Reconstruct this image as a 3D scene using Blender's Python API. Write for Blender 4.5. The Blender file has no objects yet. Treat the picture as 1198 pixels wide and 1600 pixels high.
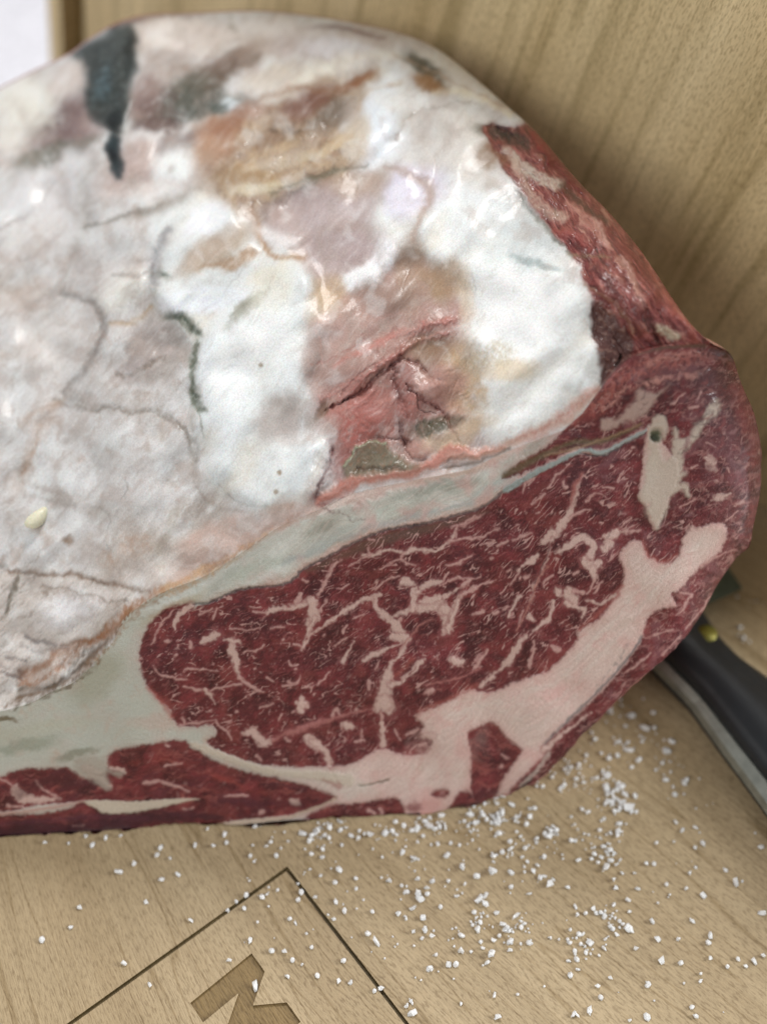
import bpy, math, random
import numpy as np
from mathutils import Vector, Matrix
from mathutils.geometry import delaunay_2d_cdt

random.seed(7)
S = bpy.context.scene
# ------------------------------------------------------------------ camera
H_CAM, PITCH, FPX, CX, CY = 0.36, math.radians(50), 2000.0, 599.0, 800.0
cp, sp = math.cos(PITCH), math.sin(PITCH)
cam_d = bpy.data.cameras.new('camera'); cam = bpy.data.objects.new('camera', cam_d)
S.collection.objects.link(cam); S.camera = cam
cam.location = (0, 0, H_CAM); cam.rotation_euler = (math.radians(40), 0, 0)
cam_d.sensor_fit = 'HORIZONTAL'; cam_d.sensor_width = 36; cam_d.lens = 36 * FPX / 1198
cam_d.clip_start = 0.01; cam_d.clip_end = 50
cam_d.dof.use_dof = True; cam_d.dof.focus_distance = 0.350
cam_d.dof.aperture_fstop = cam_d.lens / 1000 / 0.0090
# ------------------------------------------------------------------ light
W = bpy.data.worlds.new('World'); S.world = W; W.use_nodes = True
bg = W.node_tree.nodes['Background']; bg.inputs[0].default_value = (0.93, 0.97, 1.0, 1); bg.inputs[1].default_value = 0.40
def area(name, loc, target, size, power, col):
    d = bpy.data.lights.new(name, 'AREA'); d.shape = 'RECTANGLE'; d.size, d.size_y = size; d.energy = power; d.color = col
    o = bpy.data.objects.new(name, d); S.collection.objects.link(o); o.location = loc
    o.rotation_euler = (Vector(target) - Vector(loc)).to_track_quat('-Z', 'Y').to_euler(); return o
area('ceiling_lamp', (0.10, 0.78, 0.86), (0.0, 0.24, 0.05), (0.30, 0.26), 6.4, (1.0, 0.985, 0.96))
area('window_light', (0.80, 0.20, 0.36), (0.0, 0.27, 0.08), (0.22, 0.34), 6.8, (0.94, 0.975, 1.0))
area('fill_light', (-0.72, -0.45, 0.80), (0.10, 0.35, 0.12), (0.6, 0.5), 5.6, (1.0, 0.985, 0.95))  # added fill from front left to brighten panel and cut face, no known lamp
S.view_settings.view_transform = 'Standard'; S.view_settings.look = 'None'
S.view_settings.exposure = 0.0; S.view_settings.gamma = 1
# ------------------------------------------------------------------ geometry helpers
def ray(px, py):
    dx = (np.asarray(px, float) - CX); dy = (np.asarray(py, float) - CY)
    return np.stack([dx, FPX * cp - dy * sp, -(dy * cp + FPX * sp)], -1) / FPX     # per unit of depth
CAM = np.array([0, 0, H_CAM])
def on_z(px, py, z=0.0):
    r = ray(px, py); k = (H_CAM - z) / -r[..., 2]
    return CAM + r * k[..., None]
def lin(c):
    c = np.asarray(c, float) / 255.0
    return np.where(c <= 0.04045, c / 12.92, ((c + 0.055) / 1.055) ** 2.4)
def new_mesh(name, verts, quads, mat, parent=None, smooth=True, normals=None, cols=None, tris=None):
    me = bpy.data.meshes.new(name)
    verts = np.asarray(verts, np.float32)
    n4 = len(quads) if quads is not None else 0
    n3 = len(tris) if tris is not None else 0
    loops = np.concatenate([np.asarray(quads, np.int32).ravel() if n4 else np.zeros(0, np.int32),
                            np.asarray(tris, np.int32).ravel() if n3 else np.zeros(0, np.int32)])
    me.vertices.add(len(verts)); me.vertices.foreach_set('co', verts.ravel())
    me.loops.add(len(loops)); me.loops.foreach_set('vertex_index', loops)
    me.polygons.add(n4 + n3)
    st = np.concatenate([np.arange(n4) * 4, n4 * 4 + np.arange(n3) * 3]).astype(np.int32)
    me.polygons.foreach_set('loop_start', st)
    me.update(calc_edges=True)
    me.polygons.foreach_set('use_smooth', np.full(n4 + n3, smooth))
    if cols is not None:
        at = me.color_attributes.new('Col', 'FLOAT_COLOR', 'POINT')
        at.data.foreach_set('color', np.asarray(cols, np.float32).ravel())
    me.validate()
    if normals is not None:
        me.normals_split_custom_set_from_vertices(np.asarray(normals, np.float32))
    me.materials.append(mat)
    o = bpy.data.objects.new(name, me); S.collection.objects.link(o)
    if parent: o.parent = parent
    return o
def tag(o, label=None, cat=None, group=None, kind=None):
    if label: o['label'] = label
    if cat: o['category'] = cat
    if group: o['group'] = group
    if kind: o['kind'] = kind
    return o
def empty(name, loc):
    o = bpy.data.objects.new(name, None); S.collection.objects.link(o); o.location = loc; o.empty_display_size = .02
    return o
# ------------------------------------------------------------------ material helpers
class NT:
    def __init__(s, name):
        s.m = bpy.data.materials.new(name); s.m.use_nodes = True; s.t = s.m.node_tree
        s.b = s.t.nodes['Principled BSDF']
    def n(s, typ, **kw):
        x = s.t.nodes.new(typ)
        for k, v in kw.items(): setattr(x, k, v)
        return x
    def l(s, a, b): s.t.links.new(a, b)
    def val(s, sock, v):
        if hasattr(v, 'is_linked') or hasattr(v, 'links'): s.l(v, sock)
        else: sock.default_value = v
    def math(s, op, a, b=0.0, c=None):
        x = s.n('ShaderNodeMath', operation=op); s.val(x.inputs[0], a); s.val(x.inputs[1], b)
        if c is not None: s.val(x.inputs[2], c)
        return x.outputs[0]
    def noise(s, vec, scale, detail=3, rough=.55, dist=0):
        x = s.n('ShaderNodeTexNoise'); s.l(vec, x.inputs['Vector']); x.inputs['Scale'].default_value = scale
        x.inputs['Detail'].default_value = detail; x.inputs['Roughness'].default_value = rough; x.inputs['Distortion'].default_value = dist
        return x.outputs['Fac']
    def ramp(s, fac, stops):
        x = s.n('ShaderNodeValToRGB'); s.l(fac, x.inputs[0]); e = x.color_ramp.elements
        while len(e) < len(stops): e.new(.5)
        for i, (p, c) in enumerate(stops):
            e[i].position = p; e[i].color = (*c, 1) if len(c) == 3 else c
        return x.outputs[0]
    def mix(s, fac, a, b, blend='MIX'):
        x = s.n('ShaderNodeMix', data_type='RGBA', blend_type=blend)
        s.val(x.inputs[0], fac); s.val(x.inputs[6], a); s.val(x.inputs[7], b)
        return x.outputs[2]
    def bump(s, h, strength, dist, normal=None):
        x = s.n('ShaderNodeBump'); s.l(h, x.inputs['Height']); x.inputs['Strength'].default_value = strength
        x.inputs['Distance'].default_value = dist
        if normal: s.l(normal, x.inputs['Normal'])
        return x.outputs[0]
    def coord(s): return s.n('ShaderNodeTexCoord').outputs['Object']
def flat(name, col, rough=.5, metal=0.0, **kw):
    q = NT(name); b = q.b
    b.inputs['Roughness'].default_value = rough; b.inputs['Metallic'].default_value = metal
    nz = q.noise(q.coord(), 300, 3)
    c = lin(col)
    q.l(q.ramp(nz, [(.3, tuple(c * .82)), (.7, tuple(np.minimum(c * 1.15, 1)))]), b.inputs['Base Color'])
    q.l(q.bump(nz, .15, .0003), b.inputs['Normal'])
    for k, v in kw.items(): b.inputs[k].default_value = v
    return q.m

def wood(name, light, dark, burnt=1.0, panel=False):
    """grain runs along the board's (1,-1) direction, bending a little on the left"""
    q = NT(name); co = q.n('ShaderNodeTexCoord').outputs['Object']
    sx = q.n('ShaderNodeSeparateXYZ'); q.l(co, sx.inputs[0]); x, y, z = sx.outputs
    if panel:
        a = x; c = y      # object space of the panel: x across the grain, y along it
        c, a = a, c
    else:
        xneg = q.math('MINIMUM', x, 0.0)
        c = q.math('ADD', q.math('MULTIPLY', q.math('ADD', x, y), .707), q.math('MULTIPLY', q.math('MULTIPLY', xneg, xneg), -4.0))
        a = q.math('MULTIPLY', q.math('SUBTRACT', x, y), .707)
    def vec(ka, kc, off=0.0):
        v = q.n('ShaderNodeCombineXYZ'); q.l(q.math('MULTIPLY', a, ka), v.inputs[0]); q.l(q.math('MULTIPLY', c, kc), v.inputs[1])
        v.inputs[2].default_value = off; return v.outputs[0]
    wide = q.noise(vec(2.2, 26), 1, 3, .5, .3)
    mid = q.noise(vec(6, 120, 3), 1, 3, .6, .4)
    fine = q.noise(vec(60, 900, 5), 1, 2, .6)
    fleck = q.noise(vec(420, 1500, 9), 1, 2, .6)
    blotch = q.noise(co, 22, 4, .6)
    pore = q.noise(co, 2600, 2, .6)
    col = q.mix(q.ramp(wide, [(.34, (0, 0, 0)), (.66, (1, 1, 1))]), tuple(lin(dark)) + (1,), tuple(lin(light)) + (1,))
    line = q.ramp(mid, [(.40, (.60, .56, .50)), (.47, (1, 1, 1)), (.62, (1.0, 1.0, 1.0)), (.72, (.90, .87, .82))] if not panel else
                  [(.36, (.62, .60, .52)), (.5, (1, 1, 1)), (.62, (1, 1, 1)), (.72, (.86, .84, .8))])
    col = q.mix(.16 if not panel else .75, col, line, 'MULTIPLY')
    if not panel:
        lv = q.noise(vec(2.4, 46, 11), 1, 2, .5, .4)
        cr = q.math('ABSOLUTE', q.math('SUBTRACT', q.math('FRACT', q.math('MULTIPLY', lv, 13.0)), .5))
        col = q.mix(1.0, col, q.ramp(cr, [(.0, (.72, .68, .6)), (.07, (1, 1, 1))]), 'MULTIPLY')
    col = q.mix(.5, col, q.ramp(fine, [(.35, (.84, .82, .78)), (.6, (1.06, 1.06, 1.05))]), 'MULTIPLY')
    col = q.mix(.8, col, q.ramp(fleck, [(.36, (.66, .62, .56)), (.5, (1.04, 1.04, 1.03)), (.7, (1.1, 1.08, 1.05))]), 'MULTIPLY')
    col = q.mix(.35, col, q.ramp(blotch, [(.35, (.82, .82, .80)), (.65, (1.08, 1.07, 1.04))]), 'MULTIPLY')
    col = q.mix(.3, col, q.ramp(pore, [(.35, (.82, .8, .78)), (.65, (1.12, 1.12, 1.12))]), 'MULTIPLY')
    q.l(col, q.b.inputs['Base Color'])
    q.b.inputs['Roughness'].default_value = .52; q.b.inputs['Specular IOR Level'].default_value = .35
    q.l(q.bump(fleck, .25, .0004, q.bump(fine, .2, .0004)), q.b.inputs['Normal'])
    return q.m

M_board = wood('maple_board', (182, 162, 131), (162, 141, 110))
M_panel = wood('panel_wood', (240, 219, 176), (206, 183, 138), panel=True)
M_burnt = wood('burnt_wood', (120, 102, 66), (96, 80, 50))
M_letter = wood('branded_wood', (142, 118, 80), (116, 96, 62))
M_counter = flat('white_counter', (226, 224, 230), .35)
M_wall = flat('white_wall', (222, 222, 226), .8)
M_dark = flat('knife_scale', (24, 27, 31), .38)
M_steel = flat('steel', (150, 152, 144), .42, .8)
M_brass = flat('brass', (120, 112, 46), .5, .5)

def meat_mat(name, rough, coat, sss, bump_s, scale):
    q = NT(name); at = q.n('ShaderNodeAttribute', attribute_name='Col')
    co = q.coord(); f1 = q.noise(co, scale, 5, .65); f2 = q.noise(co, scale * 4.5, 3, .6)
    col = q.mix(.6, at.outputs['Color'], q.ramp(f2, [(.3, (.80, .79, .78)), (.7, (1.16, 1.16, 1.16))]), 'MULTIPLY')
    q.l(col, q.b.inputs['Base Color'])
    q.l(q.ramp(f1, [(.3, (rough - .1,) * 3), (.7, (rough + .15,) * 3)]), q.b.inputs['Roughness'])
    q.l(q.bump(f2, bump_s, .0004, q.bump(f1, bump_s, .0012)), q.b.inputs['Normal'])
    q.b.inputs['Subsurface Weight'].default_value = sss; q.b.inputs['Subsurface Radius'].default_value = (1, .45, .3)
    q.b.inputs['Subsurface Scale'].default_value = .0012
    q.b.inputs['Coat Weight'].default_value = coat; q.b.inputs['Coat Roughness'].default_value = .14
    q.b.inputs['Specular IOR Level'].default_value = .3
    return q.m
M_cut = meat_mat('cut_meat', .46, .22, .10, .45, 900)
M_crust = meat_mat('aged_fat', .44, .2, .22, .14, 420)
q = NT('salt'); M_salt = q.m
q.b.inputs['Transmission Weight'].default_value = .05; q.b.inputs['Roughness'].default_value = .35
q.b.inputs['Subsurface Weight'].default_value = .7; q.b.inputs['Subsurface Radius'].default_value = (1, 1, 1); q.b.inputs['Subsurface Scale'].default_value = .0012
nz = q.noise(q.coord(), 2500, 2); q.l(q.bump(nz, .4, .0003), q.b.inputs['Normal'])
q.l(q.ramp(nz, [(.3, (.82, .81, .79)), (.7, (.93, .92, .91))]), q.b.inputs['Base Color'])
# ================================================================== SETTING
def box(name, mat, c0, c1, parent=None, bev=0.0, mtx=None):
    import bmesh
    bm = bmesh.new(); bmesh.ops.create_cube(bm, size=1)
    for v in bm.verts:
        v.co = Vector([(c0[i] + c1[i]) / 2 + v.co[i] * (c1[i] - c0[i]) for i in range(3)])
    if bev: bmesh.ops.bevel(bm, geom=bm.edges[:], offset=bev, segments=2, affect='EDGES', profile=.7)
    if mtx is not None: bm.transform(mtx)
    me = bpy.data.meshes.new(name); bm.to_mesh(me); bm.free(); me.materials.append(mat)
    o = bpy.data.objects.new(name, me); S.collection.objects.link(o); o.parent = parent
    return o
tag(box('countertop', M_counter, (-2.5, -1.2, -.08), (2.5, 1.6, -.035)), kind='structure')
tag(box('wall', M_wall, (-2.5, 1.605, -.08), (2.5, 1.7, 2.0)), kind='structure')

# panel frame: base line on the board's far edge
P0 = on_z(1169, 873)[:2]; u_dir = np.array([-.742, .670])
P0 = P0 + np.array([.016, .018])
n_dir = np.array([u_dir[1], -u_dir[0]]) * -1        # towards the camera side
def panel_pt(u, h, d=0.0, k=0.20):
    """u along the base (to the far left), h up, d proud of the face; planks lean by k"""
    p = P0 + u_dir * (u - k * h) + n_dir * d
    return (p[0], p[1], h)
def proj(p):
    r = np.array(p) - CAM
    dep = r[1] * cp - r[2] * sp
    return CX + FPX * r[0] / dep, CY + FPX * (-r[2] * cp - r[1] * sp) / dep
# find u where the panel's left edge shows at x=78
def u_at(x, y):
    r = ray(x, y)
    best = None
    A = np.array([[u_dir[0], -r[0]], [u_dir[1], -r[1]]])
    sol = np.linalg.solve(A, -P0 + CAM[:2])   # P0+u*ud = cam + k r
    u, k = sol; h = H_CAM + k * r[2]
    return u, h
u1, h1 = u_at(82, 110); u2, h2 = u_at(76, 0); k_lean = -(u2 - u1) / (h2 - h1)
uL = u1 + k_lean * h1
print('panel', u1, h1, u2, h2, 'lean', k_lean)
panel = empty('wooden_panel', (float(P0[0]), float(P0[1]), 0))
tag(panel, 'upright golden wooden panel with coarse slanting grain standing behind the meat', 'wooden panel')
def panel_piece(name, ua, ub, d0, d1, h0, h1_, mat):
    # local mesh: x = u (across the planks), y = height (along the grain), z = depth
    vs = [(u, h, d) for d in (d0, d1) for h in (h0, h1_) for u in (ua, ub)]
    fs = [(0, 1, 3, 2), (4, 6, 7, 5), (0, 4, 5, 1), (2, 3, 7, 6), (0, 2, 6, 4), (1, 5, 7, 3)]
    o = new_mesh(name, vs, fs, mat, panel, smooth=False)
    M = Matrix(((u_dir[0], -k_lean * u_dir[0], n_dir[0], 0), (u_dir[1], -k_lean * u_dir[1], n_dir[1], 0), (0, 1, 0, 0), (0, 0, 0, 1)))
    o.matrix_local = Matrix.Identity(4); o.data.transform(Matrix.Identity(4))
    # keep the sheared placement in the mesh, and give the material its own coordinates through a baked copy
    me = o.data
    uvw = me.attributes.new('grain', 'FLOAT_VECTOR', 'POINT')
    co = np.array([v.co[:] for v in me.vertices], np.float32); uvw.data.foreach_set('vector', co.ravel())
    me.transform(M)
    return o
pm = M_panel.node_tree
for nd in list(pm.nodes):
    if nd.type == 'TEX_COORD':
        at = pm.nodes.new('ShaderNodeAttribute'); at.attribute_name = 'grain'
        for lk in list(nd.outputs['Object'].links): pm.links.new(at.outputs['Vector'], lk.to_socket)
hp = .25
wpx = .00031
panel_piece('plank', -.075, uL - .026, -.016, 0, .0004, hp, M_panel)
panel_piece('groove', uL - .026, uL - .0095, -.016, -.010, .002, hp, wood('shaded_groove_wood', (128, 104, 58), (100, 80, 42), panel=False))  # recess shade put into the colour: darker wood than the plank
panel_piece('edge_strip', uL - .0095, uL, -.016, .001, .002, hp, M_panel)

# the board with engraved logo: polygonal top, real recesses
board = empty('cutting_board', (0, .1, 0))
tag(board, 'pale maple cutting board with an engraved square and letter under the meat', 'cutting board')
def unit(v): v = np.array(v, float); return v / np.linalg.norm(v)
K = on_z(448, 1358)[:2]; Lp = on_z(110, 1600)[:2]; Rp = on_z(635, 1600)[:2]
dL = unit(Lp - K); dR = unit(Rp - K)
lw = .00055
side = .135
perpL = np.array([-dL[1], dL[0]]); perpR = np.array([-dR[1], dR[0]])
if perpL @ dR < 0: perpL = -perpL
if perpR @ dL < 0: perpR = -perpR
def isec(p, d, q_, e):
    t = np.linalg.solve(np.array([d, -e]).T, np.array(q_) - np.array(p)); return np.array(p) + d * t[0]
out_c = isec(K - perpL * lw, dL, K - perpR * lw, dR); in_c = isec(K + perpL * lw, dL, K + perpR * lw, dR)
LINE = [out_c, K + dR * side - perpR * lw, K + dR * side + perpR * lw, in_c, K + dL * side + perpL * lw, K + dL * side - perpL * lw]
mo = on_z(393, 1490)[:2]; mu_ = on_z(448, 1567)[:2]; mv_ = on_z(297, 1568)[:2]
uu = (mu_ - mo) / 95.0; vv = (mv_ - mo) / 124.0
MP = [(0, 0), (36, 0), (65, 46), (95, 0), (131, 0), (131, 124), (95, 124), (95, 53), (65, 98), (36, 53), (36, 124), (0, 124)]
LET = [mo + uu * a + vv * b for a, b in MP]
far = lambda u: P0 + u_dir * u + n_dir * .0
OUT = [far(-.45), far(uL - .005), far(uL - .005) + np.array([-.5, -.5]), np.array([-.75, -.45]), np.array([.55, -.45]), np.array([.75, -.2])]
OUT = [o_ - (n_dir * .012 if i < 2 else 0) for i, o_ in enumerate(OUT)]
vs = [Vector(p) for p in OUT + LINE + LET]
nO, nL, nM = len(OUT), len(LINE), len(LET)
loop = lambda s, n: [(s + i, s + (i + 1) % n) for i in range(n)]
res = delaunay_2d_cdt(vs, loop(0, nO) + loop(nO, nL) + loop(nO + nL, nM), [], 1, 1e-7)
def inside(p, poly):
    c = False; n = len(poly)
    for i in range(n):
        a, b = poly[i], poly[i - 1]
        if (a[1] > p[1]) != (b[1] > p[1]) and p[0] < (b[0] - a[0]) * (p[1] - a[1]) / (b[1] - a[1]) + a[0]: c = not c
    return c
V2 = [(v.x, v.y, 0.0) for v in res[0]]; tri_top, tri_l, tri_m = [], [], []
for f in res[2]:
    ce = np.mean([V2[i][:2] for i in f], axis=0)
    (tri_l if inside(ce, LINE) else tri_m if inside(ce, LET) else tri_top).append(f if len(f) == 3 else f[:3])
def fix(fs):
    o = []
    for f in fs:
        a, b, c = [np.array(V2[i][:2]) for i in f]
        o.append(tuple(f) if (b - a)[0] * (c - a)[1] - (b - a)[1] * (c - a)[0] > 0 else (f[0], f[2], f[1]))
    return o
def wl(poly, z0, z1):
    n = len(poly); v = [(p[0], p[1], z0) for p in poly] + [(p[0], p[1], z1) for p in poly]
    return v, [(i, (i + 1) % n, n + (i + 1) % n, n + i) for i in range(n)]
b_off = np.array([0, .1, 0])
sv, sf = wl(OUT, 0, -.034)
allv = V2 + sv; nb = len(V2)
new_mesh('board_top', np.array(allv) - b_off, [tuple(i + nb for i in f) for f in sf], M_board, board, smooth=False, tris=fix(tri_top))
for nm, poly, tri, dp, mt in (('engraved_line', LINE, tri_l, -.0009, M_burnt), ('engraved_letter', LET, tri_m, -.0008, M_letter)):
    wv, wf = wl(poly, 0, dp); fl = [(x, y, dp) for x, y, _ in V2]
    o = new_mesh(nm, np.array(fl + wv) - b_off, [tuple(i + len(fl) for i in f) for f in wf], mt, board, smooth=False, tris=fix(tri))
    import bmesh
    bm = bmesh.new(); bm.from_mesh(o.data); bmesh.ops.remove_doubles(bm, verts=bm.verts, dist=2e-6)
    bmesh.ops.delete(bm, geom=[v for v in bm.verts if not v.link_faces], context='VERTS'); bm.to_mesh(o.data); bm.free()
for m_ in (M_board, M_burnt, M_letter): pass

# ================================================================== KNIFE
def knife():
    root = empty('chef_knife', tuple(on_z(1150, 1150, 0)))
    tag(root, 'chef knife with black riveted handle and steel tang lying behind the roast', 'knife')
    A = on_z(1094, 1085, .018)[:2]; Bp = on_z(1198, 1217, .018)[:2]
    d = unit(Bp - A); n = np.array([-d[1], d[0]])
    if n[0] < 0: n = -n
    # handle frame: s along d (towards the camera), w across (0 = tang side facing the camera left)
    import bmesh
    def pt(s, w, z): p = A + d * s + n * w; return (p[0] - root.location.x, p[1] - root.location.y, z)
    def slab(name, prof, ss, mat, wfun, smooth=True):
        vs, fs = [], []
        for s in ss:
            w0, w1, zs = wfun(s)
            for a, b in prof: vs.append(pt(s, w0 + (w1 - w0) * a, b * zs))
        m = len(prof)
        for i in range(len(ss) - 1):
            for j in range(m):
                k = (j + 1) % m
                fs.append((i * m + j, i * m + k, (i + 1) * m + k, (i + 1) * m + j))
        o = new_mesh(name, vs, fs, mat, root, smooth)
        bm = bmesh.new(); bm.from_mesh(o.data)
        for e in (0, len(ss) - 1):
            bm.verts.ensure_lookup_table(); bm.faces.new([bm.verts[e * m + j] for j in range(m)])
        bmesh.ops.recalc_face_normals(bm, faces=bm.faces); bm.to_mesh(o.data); bm.free()
        return o
    RP = [on_z(x, y, .016)[:2] - A for x, y in [(1078, 915), (1104, 954), (1130, 994), (1157, 1022), (1198, 1051), (1255, 1092), (1330, 1160)]]
    rs = [p @ d for p in RP]; rw = [p @ n for p in RP]
    LP = [on_z(x, y, .0125)[:2] - A for x, y in [(985, 970), (1041, 1032), (1094, 1085), (1198, 1217), (1290, 1340)]]
    lS = [p @ d for p in LP]; lW = [p @ n for p in LP]
    print('knife', rs, rw, lS, lW)
    ss = np.linspace(rs[0], .085, 40)
    def wf(s): return (float(np.interp(s, lS, lW)), float(np.interp(s, rs, rw)), 1.0)
    top = [(0, .0118), (0, .0130), (.04, .0152), (.12, .0172), (.45, .0186), (.60, .0186), (.66, .0178), (.70, .0180), (.88, .0168), (.96, .0152), (1, .0130), (1, .0118)]
    bot = [(-.11, .0074), (1, .0074), (1, .004), (.93, .0012), (.8, .0004), (.1, .0004), (-.04, .0012), (-.11, .0035)]
    slab('handle_scale', top, ss, M_dark, wf)
    slab('handle_scale', bot, ss, M_dark, wf)
    slab('tang', [(-.16, .0075), (1.005, .0075), (1.005, .0117), (-.02, .0117), (-.13, .0102)], np.linspace(rs[0] - .01, .0853, 30), M_steel, wf, False)
    r0 = on_z(1105, 988, .0185)[:2] - A; rc0 = (float(r0 @ d), float(r0 @ n))
    for s in (rc0[0], rc0[0] + .042, rc0[0] + .084):
        vs, fs = [], []
        c = rc0[1] + (s - rc0[0]) * .05; R = .0033
        for k in range(24):
            a = k * math.tau / 24
            vs.append(pt(s + R * math.cos(a), c + R * math.sin(a), .0150)); 
        for k in range(24):
            a = k * math.tau / 24
            vs.append(pt(s + R * math.cos(a), c + R * math.sin(a), .01805))
        vs.append(pt(s, c, .0181))
        q4 = [(k, (k + 1) % 24, 24 + (k + 1) % 24, 24 + k) for k in range(24)]
        t3 = [(24 + k, 24 + (k + 1) % 24, 48) for k in range(24)]
        new_mesh('rivet', vs, q4, M_brass, root, True, tris=t3)
    # blade with heel beyond the handle's far edge
    h0 = on_z(1158, 920, .009)[:2] - A; h1 = on_z(1113, 939, .009)[:2] - A; h2 = on_z(1130, 880, .009)[:2] - A
    g = lambda p: (float(p @ d), float(p @ n))
    out = [(rs[0] + .004, lW[0]), (rs[0] - .10, -.001), (rs[0] - .115, .006), (rs[0] - .09, g(h0)[1] * .8), g(h2 + (h2 - h0) * .6), g(h0), g(h1), (rs[0] + .004, rw[0])]
    print('blade', out)
    vs = [pt(s, w, z) for z in (.0082, .0100) for s, w in out]
    m = len(out)
    o = new_mesh('blade', vs, [(j, (j + 1) % m, m + (j + 1) % m, m + j) for j in range(m)], flat('blade_steel', (84, 94, 84), .4, .6), root, False)
    bm = bmesh.new(); bm.from_mesh(o.data); bm.verts.ensure_lookup_table()
    bm.faces.new([bm.verts[j] for j in range(m)][::-1]); bm.faces.new([bm.verts[m + j] for j in range(m)])
    bmesh.ops.recalc_face_normals(bm, faces=bm.faces); bm.to_mesh(o.data); bm.free()
knife()
# ================================================================== PAINTER (natural colour and relief of the roast)
X0, Y0, CW, CH = -420, -20, 1680, 1400
rng = np.random.default_rng(11)
def perlin(x, y, seed):
    r = np.random.default_rng(seed); T = r.random((256, 256)).astype(np.float32) * (2 * np.pi)
    gx, gy = np.cos(T), np.sin(T)
    xi = np.floor(x).astype(np.int32); yi = np.floor(y).astype(np.int32)
    fx = (x - xi).astype(np.float32); fy = (y - yi).astype(np.float32)
    ux = fx * fx * fx * (fx * (fx * 6 - 15) + 10); uy = fy * fy * fy * (fy * (fy * 6 - 15) + 10)
    a, b, c, d = xi & 255, (xi + 1) & 255, yi & 255, (yi + 1) & 255
    n00 = gx[c, a] * fx + gy[c, a] * fy; n10 = gx[c, b] * (fx - 1) + gy[c, b] * fy
    n01 = gx[d, a] * fx + gy[d, a] * (fy - 1); n11 = gx[d, b] * (fx - 1) + gy[d, b] * (fy - 1)
    return (n00 + (n10 - n00) * ux + ((n01 + (n11 - n01) * ux) - (n00 + (n10 - n00) * ux)) * uy) * 1.5
def fbm(x, y, seed, octv=3, gain=.5):
    o = 0; a = 1; t = 0
    for i in range(octv):
        o = o + a * perlin(x * 2 ** i + 17 * i, y * 2 ** i + 5 * i, seed + i); t += a; a *= gain
    return o / t
PX, PY = np.meshgrid(np.arange(CW, dtype=np.float32) + X0, np.arange(CH, dtype=np.float32) + Y0)
WXa = PX + 7 * fbm(PX / 45, PY / 45, 1, 3, .6) * 1.6 + 2.2 * perlin(PX / 7, PY / 7, 5); WYa = PY + 7 * fbm(PX / 45, PY / 45, 21, 3, .6) * 1.6 + 2.2 * perlin(PX / 7, PY / 7, 6)
WXb = PX + 16 * fbm(PX / 60, PY / 60, 41, 4, .6) * 1.6; WYb = PY + 16 * fbm(PX / 60, PY / 60, 61, 4, .6) * 1.6
WXc = PX + 1.6 * fbm(PX / 9, PY / 9, 81, 2) * 1.5; WYc = PY + 1.6 * fbm(PX / 9, PY / 9, 91, 2) * 1.5
WXd = PX + 2.4 * fbm(PX / 15, PY / 15, 83, 2, .5) * 1.5; WYd = PY + 2.4 * fbm(PX / 15, PY / 15, 93, 2, .5) * 1.5
WXs = PX + 12 * perlin(PX / 70, PY / 70, 621) + 3 * perlin(PX / 26, PY / 26, 623); WYs = PY + 12 * perlin(PX / 70, PY / 70, 622) + 3 * perlin(PX / 26, PY / 26, 624)
WARP = {'s': (WXs, WYs, 18), 'd': (WXd, WYd, 8), 'a': (WXa, WYa, 16), 'b': (WXb, WYb, 30), 'c': (WXc, WYc, 5), '0': (PX, PY, 1)}
C = np.zeros((CH, CW, 3), np.float32); Z = np.zeros((CH, CW), np.float32)
def sl(x0, x1, y0, y1):
    return (slice(max(0, int(y0 - Y0)), min(CH, int(y1 - Y0) + 1)), slice(max(0, int(x0 - X0)), min(CW, int(x1 - X0) + 1)))
def sm(a, b, x):
    t = np.clip((x - a) / (b - a), 0, 1); return t * t * (3 - 2 * t)
def apply(s, m, col, alpha, z=0.0, nz=None):
    m = m * alpha
    if nz is not None: m = m * nz[s]
    if col is not None: C[s] = C[s] * (1 - m[..., None]) + lin(col).astype(np.float32) * m[..., None]
    if z: Z[s] += z * m
def dist_line(X, Y, pts, ws):
    best = np.full(X.shape, 1e9, np.float32)
    for i in range(len(pts) - 1):
        (ax, ay), (bx, by) = pts[i], pts[i + 1]; dx, dy = bx - ax, by - ay; L = dx * dx + dy * dy + 1e-6
        t = np.clip(((X - ax) * dx + (Y - ay) * dy) / L, 0, 1)
        d = np.hypot(X - ax - t * dx, Y - ay - t * dy) - (ws[i] + (ws[i + 1] - ws[i]) * t) * .5
        best = np.minimum(best, d)
    return best
def smooth_pts(pts, n=4, closed=False):
    P = [np.array(p, float) for p in pts]; m = len(P); out = []
    rngi = range(m if closed else m - 1)
    for i in rngi:
        g = (lambda k: P[k % m]) if closed else (lambda k: P[min(max(k, 0), m - 1)])
        a, b, c, d = g(i - 1), g(i), g(i + 1), g(i + 2)
        for k in range(n):
            t = k / n
            out.append(.5 * ((2 * b) + (c - a) * t + (2 * a - 5 * b + 4 * c - d) * t * t + (3 * b - a - 3 * c + d) * t ** 3))
    if not closed: out.append(P[-1])
    return [tuple(o) for o in out]
n_w = perlin(PX / 5.5, PY / 5.5, 77) + .7 * perlin(PX / 13, PY / 13, 78)
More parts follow.
